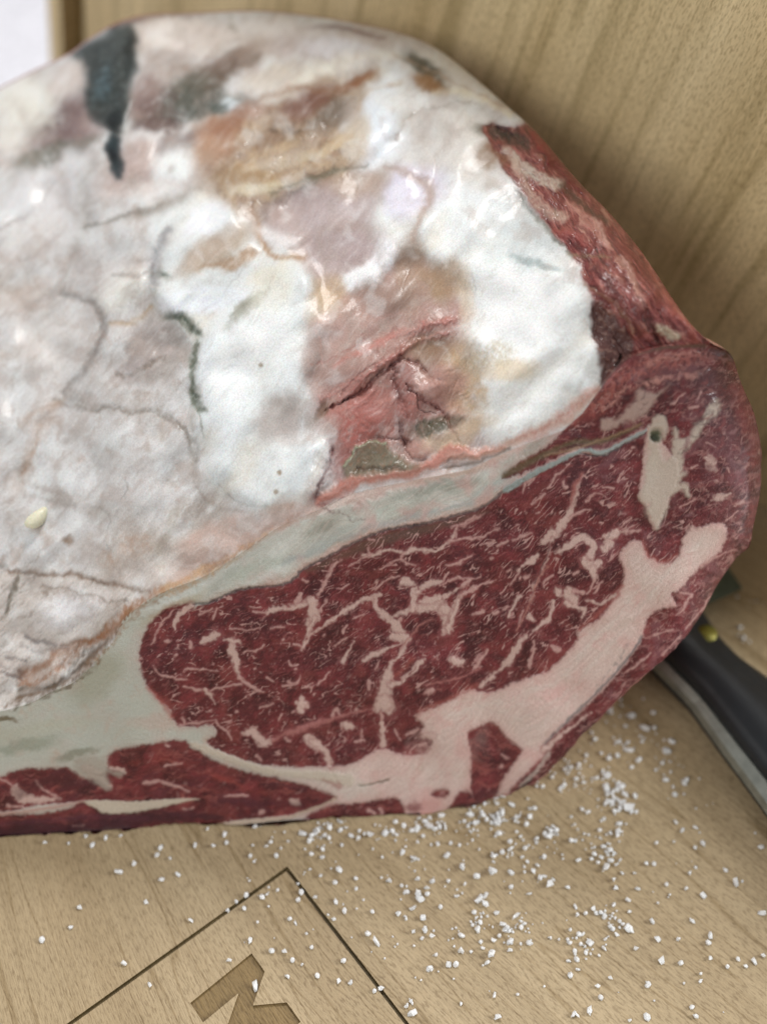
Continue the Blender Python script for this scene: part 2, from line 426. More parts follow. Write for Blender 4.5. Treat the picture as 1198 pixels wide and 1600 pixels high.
def line(pts, w, col, alpha=1.0, soft=2.0, z=0.0, warp='c', nz=None, rough=0.0):
    if len(pts) > 2: 
        ws0 = w if isinstance(w, (list, tuple)) else [w] * len(pts)
        sp_ = smooth_pts(pts, 3); ws = list(np.interp(np.linspace(0, len(pts) - 1, len(sp_)), range(len(pts)), ws0)); pts = sp_
    else: ws = list(w) if isinstance(w, (list, tuple)) else [w, w]
    X, Y, pad = WARP[warp]; pad += max(ws) + soft
    xs = [p[0] for p in pts]; ys = [p[1] for p in pts]; s = sl(min(xs) - pad, max(xs) + pad, min(ys) - pad, max(ys) + pad)
    d = dist_line(X[s], Y[s], pts, ws) + (rough * n_w[s] if rough else 0); m = 1 - sm(-soft, soft, d); apply(s, m, col, alpha, z, nz)
def poly_mask(pts, soft, warp, smooth=True):
    if smooth: pts = smooth_pts(pts, 3, True)
    X, Y, pad = WARP[warp]; pad += soft + 2
    xs = [p[0] for p in pts]; ys = [p[1] for p in pts]; s = sl(min(xs) - pad, max(xs) + pad, min(ys) - pad, max(ys) + pad)
    x, y = X[s], Y[s]; ins = np.zeros(x.shape, bool); d = np.full(x.shape, 1e9, np.float32); n = len(pts)
    for i in range(n):
        ax, ay = pts[i]; bx, by = pts[i - 1]
        if ay != by:
            c = ((ay > y) != (by > y)) & (x < (bx - ax) * (y - ay) / (by - ay) + ax); ins ^= c
        dx, dy = bx - ax, by - ay; L = dx * dx + dy * dy + 1e-6
        t = np.clip(((x - ax) * dx + (y - ay) * dy) / L, 0, 1); d = np.minimum(d, np.hypot(x - ax - t * dx, y - ay - t * dy))
    sd = np.where(ins, -d, d); return s, sd
def poly(pts, col, alpha=1.0, soft=2.0, z=0.0, warp='c', nz=None, smooth=True):
    s, sd = poly_mask(pts, soft, warp, smooth); m = 1 - sm(-soft, soft, sd); apply(s, m, col, alpha, z, nz); return s, sd
def blob(x, y, rx, ry, ang, col, alpha=1.0, z=0.0, warp='b', nz=None, pw=1.0):
    X, Y, pad = WARP[warp]; R = max(rx, ry) * 1.5 + pad; s = sl(x - R, x + R, y - R, y + R)
    a = math.radians(ang); u = ((X[s] - x) * math.cos(a) + (Y[s] - y) * math.sin(a)) / rx; v = (-(X[s] - x) * math.sin(a) + (Y[s] - y) * math.cos(a)) / ry
    apply(s, (1 - sm(.45, 1.3, np.hypot(u, v))) ** pw, col, alpha, z, nz)
# shared texture fields
n_lo = fbm(PX / 130, PY / 130, 101, 3); n_mid = fbm(WXb / 34, WYb / 34, 111, 4, .6); n_hi = fbm(WXa / 8, WYa / 8, 121, 3, .6)
n_fine = fbm(PX / 2.6, PY / 2.6, 131, 2, .7)
def rot(X, Y, deg):
    a = math.radians(deg); return X * math.cos(a) + Y * math.sin(a), -X * math.sin(a) + Y * math.cos(a)
rx_, ry_ = rot(WXb, WYb, -48); n_str = fbm(rx_ / 70, ry_ / 13, 141, 4, .6)
rx2, ry2 = rot(WXb, WYb, -35); n_str2 = fbm(rx2 / 46, ry2 / 5, 151, 3, .6)
patch = np.clip(.5 + 1.6 * n_mid, 0, 1); patch2 = np.clip(.55 + 1.7 * n_hi, 0, 1); streak = np.clip(.5 + 1.8 * n_str, 0, 1)

def gblur(A, sg):
    h, w = A.shape; fy = np.fft.fftfreq(h)[:, None]; fx = np.fft.rfftfreq(w)[None]
    return np.fft.irfft2(np.fft.rfft2(A) * np.exp(-2 * (np.pi * sg) ** 2 * (fx ** 2 + fy ** 2)), s=A.shape).astype(np.float32)
# ------------------------------------------------ outer crust
C[:] = lin((208, 205, 204))
def full(m, col, a=1.0): 
    m = (m * a)[..., None]; C[:] = C * (1 - m) + lin(col).astype(np.float32) * m
full(sm(.0, .5, n_lo), (222, 224, 225), .8); full(sm(.02, .45, -n_lo), (200, 190, 182), .8)
full(sm(.10, .42, n_str), (226, 226, 226), .6); full(sm(.12, .45, -n_str), (186, 176, 170), .6)
full(sm(.16, .5, n_mid), (182, 164, 152), .5); full(sm(.15, .5, n_str2), (232, 232, 232), .35); full(sm(.2, .5, n_hi) * patch, (180, 160, 146), .4)
WXe = PX + 12 * perlin(PX / 70, PY / 70, 621); WYe = PY + 12 * perlin(PX / 70, PY / 70, 622)
re_, se_ = rot(WXe, WYe, -48); zs1 = perlin(re_ / 110, se_ / 42, 601); zs2 = perlin(WXe / 62, WYe / 62, 611); zf = fbm(re_ / 30, se_ / 6, 631, 2, .5)
Z += 1.6 * n_lo + 1.5 * zs1 + 1.3 * zs2 + .10 * zf
WH = (228, 231, 231); BW = (226, 230, 236); TAN = (176, 152, 126); GRY = (162, 150, 144); PK = (196, 164, 152); OLV = (104, 108, 88)
# big white fat lobes
LOBE1 = [(262, 325), (320, 300), (370, 335), (410, 392), (470, 420), (500, 470), (505, 530), (488, 585), (448, 630), (432, 690), (470, 694), (512, 690), (522, 722), (498, 768), (440, 790), (385, 785), (335, 755), (318, 700), (308, 640), (300, 580), (296, 530), (255, 485), (243, 440), (262, 410), (240, 370)]
LOBE2 = [(600, 315), (680, 318), (750, 345), (830, 400), (890, 440), (922, 500), (940, 560), (930, 606), (890, 640), (830, 668), (770, 690), (742, 650), (748, 600), (728, 540), (752, 480), (700, 420), (640, 392), (590, 380)]
poly([(430, 320), (540, 280), (620, 300), (660, 380), (730, 440), (760, 520), (745, 640), (760, 700), (700, 735), (640, 745), (540, 760), (500, 800), (515, 700), (500, 640), (490, 560), (505, 470), (455, 400)], (190, 166, 158), .95, 34, -.9, 'b')
poly([(520, 470), (600, 430), (700, 480), (730, 560), (720, 650), (640, 700), (560, 700), (510, 640)], (182, 148, 138), .6, 40, 0, 'b'); poly([(500, 300), (640, 320), (700, 420), (740, 520), (730, 650), (640, 720), (530, 740), (500, 600), (520, 440)], (206, 190, 182), .7, 20, .3, 'a', np.clip(-.1 + 2.2 * n_str, 0, 1)); poly([(500, 480), (740, 480), (740, 650), (640, 720), (530, 740), (500, 600)], (150, 96, 88), .6, 20, -.3, 'a', np.clip(-.25 - 2.4 * n_str2, 0, 1)); poly([(520, 300), (640, 320), (700, 420), (600, 500), (500, 460)], (152, 130, 122), .5, 20, -.2, 'a', np.clip(-.2 + 2.4 * n_mid, 0, 1))
blob(590, 640, 70, 62, -30, (170, 118, 110), .75, 0); blob(545, 715, 40, 50, 30, (160, 92, 86), .7, -.5)
blob(560, 330, 95, 42, -10, (186, 172, 172), .85); blob(520, 395, 55, 50, 0, (192, 178, 178), .7); blob(640, 420, 50, 45, -30, (178, 150, 138), .7, 0, 'b', patch)
blob(600, 470, 80, 40, -40, (196, 166, 158), .7)
poly(LOBE1, WH, .6, 6, 1.0, 's'); poly(LOBE1, WH, .85, 20, 1.6, 's'); poly(LOBE2, (232, 234, 233), .5, 8, .5, 's'); poly(LOBE2, (236, 238, 237), .95, 30, 1.9, 's')
for L_ in (LOBE1, LOBE2): poly(L_, (204, 209, 212), .55, 14, 0, 'b', np.clip(-.1 + 2.2 * zs2, 0, 1)); poly(L_, (222, 212, 196), .4, 14, 0, 'a', np.clip(-.2 - 2.4 * zs1, 0, 1)); poly(L_, (214, 216, 216), .3, 10, 0, 's', np.clip(2 * zf, 0, 1))
blob(340, 620, 40, 90, -10, BW, .5); blob(810, 570, 90, 80, 30, (242, 242, 240), .7, .9); blob(400, 560, 60, 110, 15, WH, .5, .8)
blob(850, 370, 70, 34, 35, (208, 210, 208), .75); blob(800, 405, 46, 20, 20, (172, 184, 184), .55); blob(930, 560, 14, 70, -6, (214, 214, 212), .6)
blob(590, 215, 44, 66, 25, BW, .95, 1.0); blob(640, 165, 46, 30, 0, (232, 232, 228), .9, .8); blob(655, 290, 52, 40, 10, (222, 218, 230), .9, .7, 'a')
blob(720, 210, 70, 40, 25, (226, 222, 216), .8, .5); blob(590, 410, 34, 20, -35, (236, 234, 234), .9, .6, 'a'); blob(560, 440, 34, 16, -10, (236, 234, 234), .9, .5, 'a')
blob(270, 260, 36, 26, -40, WH, .8, .2); blob(700, 120, 80, 22, 28, (226, 222, 210), .8); blob(480, 110, 60, 16, -20, (228, 224, 212), .8)
blob(605, 135, 40, 30, -20, (232, 230, 220), .8)
for p in [(380, 60, 110, 26, 4, (214, 206, 200)), (300, 60, 60, 24, 0, (222, 214, 208)), (460, 70, 70, 30, 8, (196, 184, 178)), (540, 80, 50, 24, 10, (214, 210, 212)), (450, 120, 50, 24, -30, (186, 176, 170)), (560, 60, 70, 14, 8, (200, 188, 180))]: blob(*p, .75)
# tan and brown rough patch
T1 = [(305, 205), (360, 185), (430, 160), (480, 128), (570, 112), (592, 128), (560, 165), (525, 190), (560, 235), (545, 285), (490, 305), (430, 332), (390, 335), (330, 300), (312, 255)]
poly(T1, (176, 152, 126), .85, 26, -.6, 'b'); poly(T1, (150, 118, 92), .75, 14, 0, 'b', np.clip(.2 + 2.2 * n_str, 0, 1)); poly(T1, (198, 176, 146), .7, 14, .5, 'b', np.clip(.1 + 2.4 * n_mid, 0, 1)); poly(T1, (112, 84, 66), .7, 12, -.6, 'b', np.clip(-.3 + 2.8 * n_hi, 0, 1))
blob(340, 200, 50, 22, -20, (158, 122, 98), .8, 0, 'b', streak); blob(470, 168, 42, 22, -25, (124, 78, 66), .85, -.5, 'b', patch); blob(455, 205, 46, 18, -20, (96, 76, 60), .7, -.4, 'b', patch2)
blob(540, 140, 40, 10, -30, (150, 104, 62), .8); blob(405, 270, 44, 22, -10, (178, 148, 104), .7, .4); blob(440, 240, 60, 18, -14, (200, 182, 158), .7, .5, 'b', streak)
blob(445, 322, 40, 13, -25, (112, 88, 68), .85, -.6); blob(480, 290, 60, 8, -24, (108, 104, 84), .6, -.5)
line([(395, 330), (408, 372), (430, 396), (478, 404)], [10, 12, 11, 5], (176, 138, 96), .85, 5, -.5, 'a')
blob(340, 392, 70, 22, -32, (190, 176, 160), .95, -.3, 'a'); line([(310, 420), (350, 412), (388, 396)], [5, 12, 16], (178, 152, 126), .9, 4, -.4, 'a')
blob(505, 470, 26, 44, 10, (196, 172, 144), .6); blob(545, 480, 30, 10, -20, (150, 118, 92), .6); blob(420, 430, 34, 16, 0, (226, 220, 204), .7)
# dirty dark areas, mould
for p in [((340, 110, 60, 20, -25), (120, 102, 92), .8), ((290, 150, 66, 26, -22), (104, 104, 94), .85), ((240, 170, 50, 30, 10), (126, 108, 104), .7), ((370, 160, 44, 8, -22), (76, 86, 78), .7), ((330, 165, 60, 12, -18), (100, 102, 94), .7), ((250, 110, 30, 50, 20), (160, 142, 134), .6),
          ((80, 200, 62, 34, -30), (138, 118, 114), .85), ((70, 245, 60, 12, -30), (120, 116, 100), .8), ((120, 160, 26, 50, 10), (150, 132, 126), .6), ((185, 280, 48, 34, -30), (184, 160, 152), .7), ((320, 90, 90, 10, -30), (168, 150, 138), .6)]:
    blob(*p[0], p[1], p[2], -.3, 'b', patch * .5 + .5)
MOULD = [(112, 82), (150, 62), (196, 36), (212, 60), (212, 100), (202, 130), (198, 170), (184, 206), (168, 200), (140, 180), (132, 150), (138, 118), (128, 96)]
poly(MOULD, (62, 76, 76), .97, 5, 1.0, 'a'); poly(MOULD, (112, 134, 142), .8, 8, .3, 'a', np.clip(.2 + 2.0 * n_hi, 0, 1)); blob(160, 130, 14, 34, 8, (118, 142, 152), .6, 0, 'a', patch2); blob(178, 188, 11, 20, 10, (34, 42, 42), .8, -.8, 'a'); blob(205, 70, 8, 32, 0, (46, 54, 46), .7, 0, 'a')
poly([(170, 212), (184, 214), (190, 240), (190, 268), (184, 280), (174, 266), (166, 240)], (70, 84, 88), .9, 4, -.5, 'a'); blob(176, 245, 8, 14, 5, (44, 46, 50), .9, 0, 'a')
line([(175, 40), (230, 26), (270, 24)], [10, 7, 3], (98, 60, 66), .8, 4); line([(470, 46), (520, 40), (570, 52), (600, 60)], [4, 8, 8, 4], (124, 88, 86), .75, 4)
blob(365, 165, 18, 8, -20, (206, 216, 220), .9, .5)
poly([(618, 84), (650, 84), (688, 112), (700, 142), (672, 128), (650, 108)], (84, 84, 70), .9, 6, -.6, 'a'); blob(668, 134, 30, 12, 20, (156, 116, 66), .85, 0, 'a'); blob(690, 120, 8, 22, -35, (110, 92, 66), .7)
# creases in the pale fat on the left
CR = [([(128, 356), (170, 348), (230, 334), (262, 322)], 7, (128, 120, 104)), ([(110, 380), (120, 410), (112, 440), (88, 470), (70, 500)], 7, (176, 166, 158)), ([(142, 468), (160, 486), (162, 520), (148, 556), (128, 590), (102, 616)], 9, (152, 142, 136)),
      ([(244, 320), (280, 310), (310, 294)], 9, (132, 118, 98)), ([(262, 372), (250, 395), (240, 430)], 16, (150, 144, 148)), ([(205, 412), (236, 404)], 6, (140, 130, 124)), ([(190, 506), (222, 498), (245, 480)], 6, (176, 154, 124)),
      ([(250, 408), (244, 440), (242, 480), (268, 498)], 5, (150, 140, 118)), ([(100, 612), (76, 650), (54, 690), (34, 740), (30, 775)], 9, (186, 162, 146)), ([(110, 618), (150, 636), (200, 642), (248, 641), (278, 660), (300, 690), (306, 720), (302, 742)], 7, (128, 116, 102)),
      ([(248, 640), (256, 660), (252, 685)], 5, (190, 174, 150)), ([(40, 720), (24, 760)], 14, (186, 156, 130)), ([(262, 752), (280, 730), (302, 720)], 6, (160, 140, 122)), ([(302, 742), (312, 770), (345, 790), (382, 796)], 4, (166, 150, 138)),
      ([(305, 725), (300, 640), (312, 610)], 5, (186, 184, 178)), ([(0, 560), (30, 540), (50, 440)], 12, (204, 190, 180)), ([(20, 460), (50, 440)], 10, (178, 152, 136)), ([(140, 850), (180, 880), (190, 900)], 4, (150, 138, 130)), ([(270, 800), (262, 830), (250, 850), (248, 890)], 9, (190, 176, 150)),
      ([(0, 786), (20, 780), (60, 778), (110, 790)], 8, (170, 154, 144)), ([(60, 760), (100, 770)], 7, (164, 142, 128)), ([(205, 745), (230, 725), (250, 718)], 10, (176, 162, 156))]
for pts, w, col in CR:
    line(pts, w * 2.2, col, .0, w * 2.6, -1.5, 'b'); line(pts, w * 1.3, col, .5, w * 1.1, -.5, 'a', .35 + .65 * patch); line(pts, w * .35, tuple(np.array(col) * .85), .42, w * .6, -.5, 's', .1 + .9 * patch2)  # crease tints also paint some valley shading, on top of the relief
for pts in [[(196, 754), (200, 762), (192, 776), (182, 790)], [(142, 792), (160, 796), (172, 808), (168, 828), (162, 846)], [(162, 846), (172, 860)], [(246, 642), (270, 652), (290, 676), (304, 694)], [(340, 755), (362, 778), (382, 788), (420, 792)], [(735, 425), (742, 450), (739, 480)], [(634, 390), (640, 420), (628, 450), (634, 470)]]:
    line(pts, 1.6, (96, 86, 74), .6, 1.8, -.7, 'c', .3 + .7 * patch)
poly([(190, 590), (200, 570), (232, 524), (262, 502), (292, 520), (288, 560), (262, 590), (230, 600)], (172, 162, 156), .8, 12, -1.2, 'b'); line([(190, 592), (214, 548), (238, 520)], 6, (128, 116, 104), .7, 5, -.5); blob(255, 550, 26, 10, -40, (206, 196, 192), .7, .5)
for pts, w in [([(268, 494), (282, 502), (296, 512), (310, 518)], 12), ([(306, 536), (302, 560), (298, 590), (306, 616), (316, 642)], 8), ([(240, 428), (258, 432)], 9)]:
    line(pts, w + 6, (140, 142, 124), .55, 6, -.6, 'a'); line(pts, w, (62, 78, 60), .85, 4, -.3, 'a', patch2)
poly([(352, 505), (372, 490), (395, 470), (412, 450), (418, 462), (400, 484), (372, 498), (360, 515)], (150, 148, 132), .9, 4, -.8, 'a'); line([(360, 494), (404, 458)], 3, (90, 92, 76), .7, 2)
poly([(140, 860), (230, 865), (300, 830), (350, 850), (290, 905), (230, 930), (170, 905)], (214, 202, 194), .5, 16, 0, 'b')
# cream nugget of fat handled by a part of its own below
blob(110, 842, 10, 8, 0, (150, 124, 100), .8, -.4, 'a'); blob(10, 876, 10, 6, 0, (110, 104, 96), .6)
# brown membrane folds lower left
MB_ = [(0, 890), (60, 892), (140, 898), (225, 916), (250, 925), (190, 975), (160, 1005), (130, 1050), (80, 1085), (25, 1110), (-40, 1130), (-60, 900)]
poly(MB_, (208, 200, 194), .85, 10, 0, 'a'); poly(MB_, (150, 134, 122), .7, 10, -.5, 'a', np.clip(-.1 + 2.4 * n_str2, 0, 1)); blob(110, 950, 60, 30, -20, (228, 226, 228), .8, .6)
for pts, w, col in [([(10, 888), (60, 898), (130, 902), (190, 918), (220, 926)], 5, (140, 118, 100)), ([(30, 900), (22, 930), (8, 960)], 5, (132, 122, 106)), ([(60, 918), (110, 926), (170, 938), (200, 945)], 3, (150, 132, 118)), ([(250, 925), (230, 946), (198, 966)], 15, (164, 116, 66)), ([(250, 922), (300, 900), (350, 876), (400, 850)], 11, (196, 164, 126)), ([(198, 966), (170, 990), (120, 1010), (60, 1040), (30, 1060)], 11, (158, 112, 76)), ([(165, 1000), (145, 1025), (110, 1050), (85, 1068), (50, 1085), (30, 1092)], 8, (92, 76, 60)), ([(150, 1010), (120, 1032), (100, 1055)], 3, (110, 96, 80)),
                    ([(0, 1052), (30, 1064)], 5, (120, 100, 96)), ([(36, 992), (60, 1000), (90, 1012)], 4, (120, 112, 112)), ([(10, 1030), (40, 1036)], 4, (130, 120, 118)), ([(30, 1080), (60, 1072), (90, 1076)], 10, (92, 78, 56)), ([(330, 884), (350, 876), (380, 862), (420, 830), (470, 806)], 12, (172, 140, 124))]:
    line(pts, w, col, .8, w * .45, -.5, 'a')
blob(200, 860, 46, 20, -20, (196, 164, 142), .6, 0, 'b', patch2); blob(350, 880, 32, 8, -28, (140, 118, 104), .7, .2, 'a', patch2)
poly([(300, 830), (380, 810), (470, 780), (500, 795), (440, 822), (380, 862), (320, 890), (270, 905)], (200, 172, 160), .7, 12, 0, 'b')

K_ = lambda x, y: (x / 1.331, y / 1.331)
def kb(x, y, rx, ry, a, col, al=.75, z=0.0, nz=None): blob(x / 1.331, y / 1.331, rx / 1.2, ry / 1.2, a, col, al, z, 'a', nz)
def kl(pts, w, col, al=.7, z=0.0, so=None, nz=None, rough=1.5): line([K_(*p) for p in pts], [q_ / 1.331 for q_ in w] if isinstance(w, list) else w / 1.331, col, al, so or (max(w) if isinstance(w, list) else w) * .42, z, 'a', nz, rough)
for t in [(380, 70, 100, 34, 0, (220, 210, 204), .8), (345, 72, 46, 26, 0, (234, 228, 224), .8), (575, 60, 90, 22, 4, (220, 214, 210), .8), (520, 112, 60, 26, -30, (192, 180, 172), .8), (620, 95, 60, 24, 0, (196, 186, 184), .7), (470, 132, 74, 20, -30, (140, 118, 104), .8, -.4), (520, 122, 30, 12, -20, (120, 98, 82), .7), (560, 160, 60, 22, -25, (214, 206, 196), .8, .3), (700, 100, 70, 24, 8, (222, 220, 224), .8, .3),
    (420, 168, 80, 24, -28, (138, 120, 108), .75), (395, 190, 70, 36, -20, (116, 116, 104), .8), (345, 232, 72, 28, -20, (106, 108, 98), .85, -.4), (300, 205, 36, 56, 10, (146, 122, 116), .8), (322, 262, 50, 14, -10, (124, 100, 94), .8), (440, 228, 60, 12, -15, (92, 102, 94), .85, -.3), (490, 220, 18, 10, 0, (210, 218, 222), .9, .3), (380, 292, 76, 20, -18, (152, 140, 138), .8),
    (290, 335, 46, 50, 0, (196, 176, 170), .8), (128, 262, 70, 50, -45, (152, 130, 128), .85), (150, 290, 40, 30, -30, (136, 112, 110), .6), (85, 318, 60, 14, -22, (128, 124, 110), .75), (165, 300, 60, 12, -22, (126, 118, 102), .7), (60, 215, 56, 70, -45, (226, 224, 216), .85, .4), (20, 275, 40, 40, 0, (226, 224, 218), .7, .1), (140, 165, 44, 26, -40, (216, 206, 200), .85), (195, 255, 30, 30, 0, (172, 146, 142), .6),
    (360, 350, 56, 36, -48, (236, 238, 238), .9, .3), (300, 392, 90, 16, -8, (214, 204, 200), .7), (100, 400, 60, 110, 40, (222, 221, 223), .7, .5), (60, 500, 90, 50, -40, (214, 210, 208), .7, .4),
    (640, 212, 60, 28, -22, (132, 90, 76), .85, -.5), (690, 238, 54, 26, -42, (118, 102, 86), .85, -.4), (750, 165, 34, 9, -35, (160, 106, 62), .8), (450, 285, 44, 40, 0, (182, 142, 114), .8), (490, 250, 66, 22, -28, (168, 126, 100), .8), (430, 320, 30, 40, 0, (190, 160, 138), .7), (490, 368, 50, 26, 0, (176, 150, 118), .7), (560, 340, 62, 9, -15, (208, 192, 168), .7, .4), (640, 328, 88, 8, -20, (200, 186, 162), .7, .4), (600, 300, 66, 10, -22, (196, 172, 138), .8, .4), (700, 300, 44, 10, -32, (206, 186, 156), .8, .4), (560, 290, 50, 12, -20, (150, 120, 92), .7, -.3), (650, 275, 60, 10, -25, (146, 122, 98), .7, -.3), (620, 420, 48, 20, -22, (122, 94, 76), .85, -.6), (585, 446, 24, 22, 0, (164, 120, 84), .75), (540, 392, 60, 12, -10, (214, 204, 180), .7, .3),
    (795, 235, 40, 80, 12, (228, 234, 242), .9, .5), (742, 285, 26, 50, 15, (204, 188, 166), .7), (860, 212, 70, 22, 4, (232, 232, 232), .85, .6), (890, 262, 66, 36, 20, (206, 200, 196), .85, -.2), (960, 250, 50, 16, 15, (222, 218, 214), .8, .3), (960, 330, 80, 40, 30, (222, 218, 214), .7), (870, 130, 40, 20, 38, (92, 88, 74), .9, -.5), (892, 172, 40, 14, 20, (158, 116, 68), .85), (945, 140, 60, 24, 42, (212, 206, 198), .75), (1040, 278, 60, 18, 14, (116, 112, 102), .85, -.6), (1010, 325, 24, 30, -30, (150, 120, 92), .8),
    (842, 402, 42, 56, 18, (220, 217, 230), .9, .4), (650, 440, 110, 52, -12, (192, 178, 178), .85, -.2), (575, 492, 44, 14, 22, (232, 228, 228), .85, .4), (725, 505, 80, 44, 0, (186, 170, 170), .85, -.2), (720, 470, 30, 14, -30, (168, 146, 138), .6), (745, 382, 60, 28, -10, (184, 164, 150), .8), (760, 572, 52, 22, -32, (242, 242, 244), .95, .7), (800, 530, 22, 34, 10, (240, 240, 244), .9, .6), (852, 565, 30, 80, 5, (176, 150, 130), .8, -.3), (930, 580, 40, 46, 0, (178, 150, 120), .75), (968, 620, 18, 60, 0, (206, 186, 160), .8), (800, 620, 60, 36, 0, (164, 140, 128), .8, -.3), (688, 615, 36, 40, 0, (206, 180, 148), .7), (690, 690, 46, 40, 0, (208, 180, 172), .8), (650, 745, 34, 56, 0, (178, 154, 146), .8), (702, 775, 60, 34, -20, (176, 150, 142), .75), (745, 640, 50, 30, 0, (188, 160, 150), .7),
    (900, 732, 60, 34, 0, (164, 138, 118), .8), (760, 872, 56, 56, 0, (180, 122, 114), .8), (905, 830, 56, 34, 0, (182, 138, 130), .8, .3), (930, 882, 60, 16, -8, (122, 108, 90), .75, -.4), (958, 780, 34, 76, 8, (204, 178, 144), .7), (840, 790, 24, 50, 10, (160, 108, 102), .6, -.4),
    (1080, 620, 100, 120, 20, (244, 246, 246), .8, .5), (1062, 770, 60, 26, 0, (222, 206, 182), .75), (1000, 440, 80, 50, 20, (232, 236, 238), .8, .4), (1085, 500, 70, 44, 32, (200, 206, 208), .8, -.2), (1110, 545, 60, 8, 14, (160, 174, 174), .7),
    (440, 512, 82, 24, -36, (196, 180, 166), .9, -.4), (500, 542, 40, 11, -28, (184, 158, 132), .85), (425, 455, 50, 30, -30, (238, 240, 246), .9, .5), (420, 625, 84, 26, -6, (234, 238, 246), .9, .6), (512, 640, 56, 14, -42, (164, 162, 146), .85, -.5), (570, 600, 40, 60, 22, (226, 224, 214), .75), (560, 700, 70, 60, 0, (242, 245, 245), .8, .4), (480, 780, 50, 110, 5, (240, 244, 246), .8, .4), (300, 720, 46, 76, 38, (176, 166, 162), .85, -.7), (270, 770, 40, 14, -35, (190, 180, 178), .7), (250, 600, 56, 40, -30, (232, 230, 224), .8, .6), (120, 720, 70, 90, -35, (220, 216, 214), .7, .6), (60, 620, 60, 30, -30, (206, 196, 190), .7), (200, 560, 50, 50, 0, (204, 198, 196), .7), (230, 480, 60, 50, 0, (214, 214, 214), .7, .3)]:
    kb(*t)
for t in [([(480, 30), (486, 60)], 12, (150, 134, 114), .6), ([(270, 40), (330, 34), (420, 30)], [8, 6, 3], (120, 84, 84), .7), ([(540, 205), (640, 162), (740, 118), (830, 112)], [10, 26, 26, 16], (234, 230, 220), .8, .5), ([(500, 222), (600, 182), (680, 186), (772, 152)], [5, 10, 14, 8], (150, 108, 78), .75, -.4), ([(560, 402), (650, 372), (760, 338)], 7, (124, 118, 96), .75, -.5), ([(830, 290), (846, 250), (900, 222), (1000, 214)], 4, (164, 152, 142), .7, -.5), ([(900, 190), (980, 196), (1060, 238)], [8, 12, 10], (228, 218, 196), .8, .4), ([(820, 110), (900, 150), (980, 186), (1070, 232)], 5, (186, 158, 132), .7, -.4), ([(740, 230), (770, 190), (830, 170)], 8, (188, 158, 122), .6),
          ([(800, 345), (880, 372), (895, 410), (870, 460), (856, 500)], [10, 18, 18, 16, 10], (174, 146, 130), .75, -.6), ([(700, 760), (800, 706), (930, 660)], [6, 12, 8], (200, 142, 132), .8, .7), ([(690, 850), (760, 800), (832, 745)], 5, (112, 60, 58), .75, -1.2), ([(700, 835), (760, 780), (840, 725), (930, 690)], 9, (176, 116, 110), .7, .8), ([(640, 760), (700, 740), (760, 712)], 4, (168, 110, 100), .6, -.4), ([(660, 690), (672, 760)], 5, (206, 170, 160), .5),
          ([(190, 345), (176, 400), (175, 470), (150, 530)], [18, 16, 14, 10], (184, 178, 172), .6, -1.0), ([(172, 470), (250, 448), (330, 428)], 8, (130, 120, 108), .7, -.8), ([(130, 610), (190, 628), (212, 680), (190, 750), (136, 815)], 12, (146, 138, 134), .65, -1.2), ([(150, 520), (124, 590), (60, 636)], 11, (178, 170, 166), .55, -.9), ([(225, 680), (280, 664), (316, 640)], 8, (186, 160, 128), .7, -.6), ([(350, 480), (318, 540), (322, 590)], 18, (142, 138, 142), .65, -.9), ([(240, 574), (330, 566)], 7, (150, 140, 134), .6, -.5), ([(0, 480), (60, 440), (110, 380)], 10, (190, 184, 182), .6, -.8), ([(20, 560), (90, 520), (140, 470)], 9, (194, 186, 184), .6, -.7), ([(0, 660), (80, 640), (130, 600)], 8, (190, 180, 176), .5, -.6), ([(240, 780), (290, 770), (350, 740)], 6, (136, 122, 110), .7, -.6), ([(110, 830), (170, 850), (300, 858), (370, 880), (400, 920)], 7, (150, 138, 128), .65, -.8), ([(40, 540), (80, 600)], 4, (180, 164, 152), .4), ([(60, 870), (130, 832)], 12, (190, 168, 152), .6, -.5),
          ([(360, 655), (390, 668), (414, 688)], 16, (70, 84, 66), .8, -.4), ([(404, 720), (396, 780), (404, 830), (414, 858)], 10, (112, 120, 100), .75, -.5), ([(410, 860), (425, 905)], 4, (120, 126, 110), .6, -.5)]:
    kl(*t)
sf_ = sm(520, 700, PY + .25 * PX); full(np.clip(zf * 1.6, 0, 1) * .5, (236, 234, 232), .5); full(np.clip(-zf * 1.6, 0, 1) * .5, (176, 160, 150), .45)
_m = fbm(WXb / 38, WYb / 38, 641, 3, .5); lobe_m = np.zeros((CH, CW), np.float32)
for L_ in (LOBE1, LOBE2):
    _s, _sd = poly_mask(L_, 2, 's'); lobe_m[_s] = np.maximum(lobe_m[_s], 1 - sm(-26, 6, _sd))
full(sm(.05, .4, _m) * (1 - .85 * lobe_m), (184, 170, 162), .36); full(sm(.1, .45, -_m), (230, 231, 232), .3)
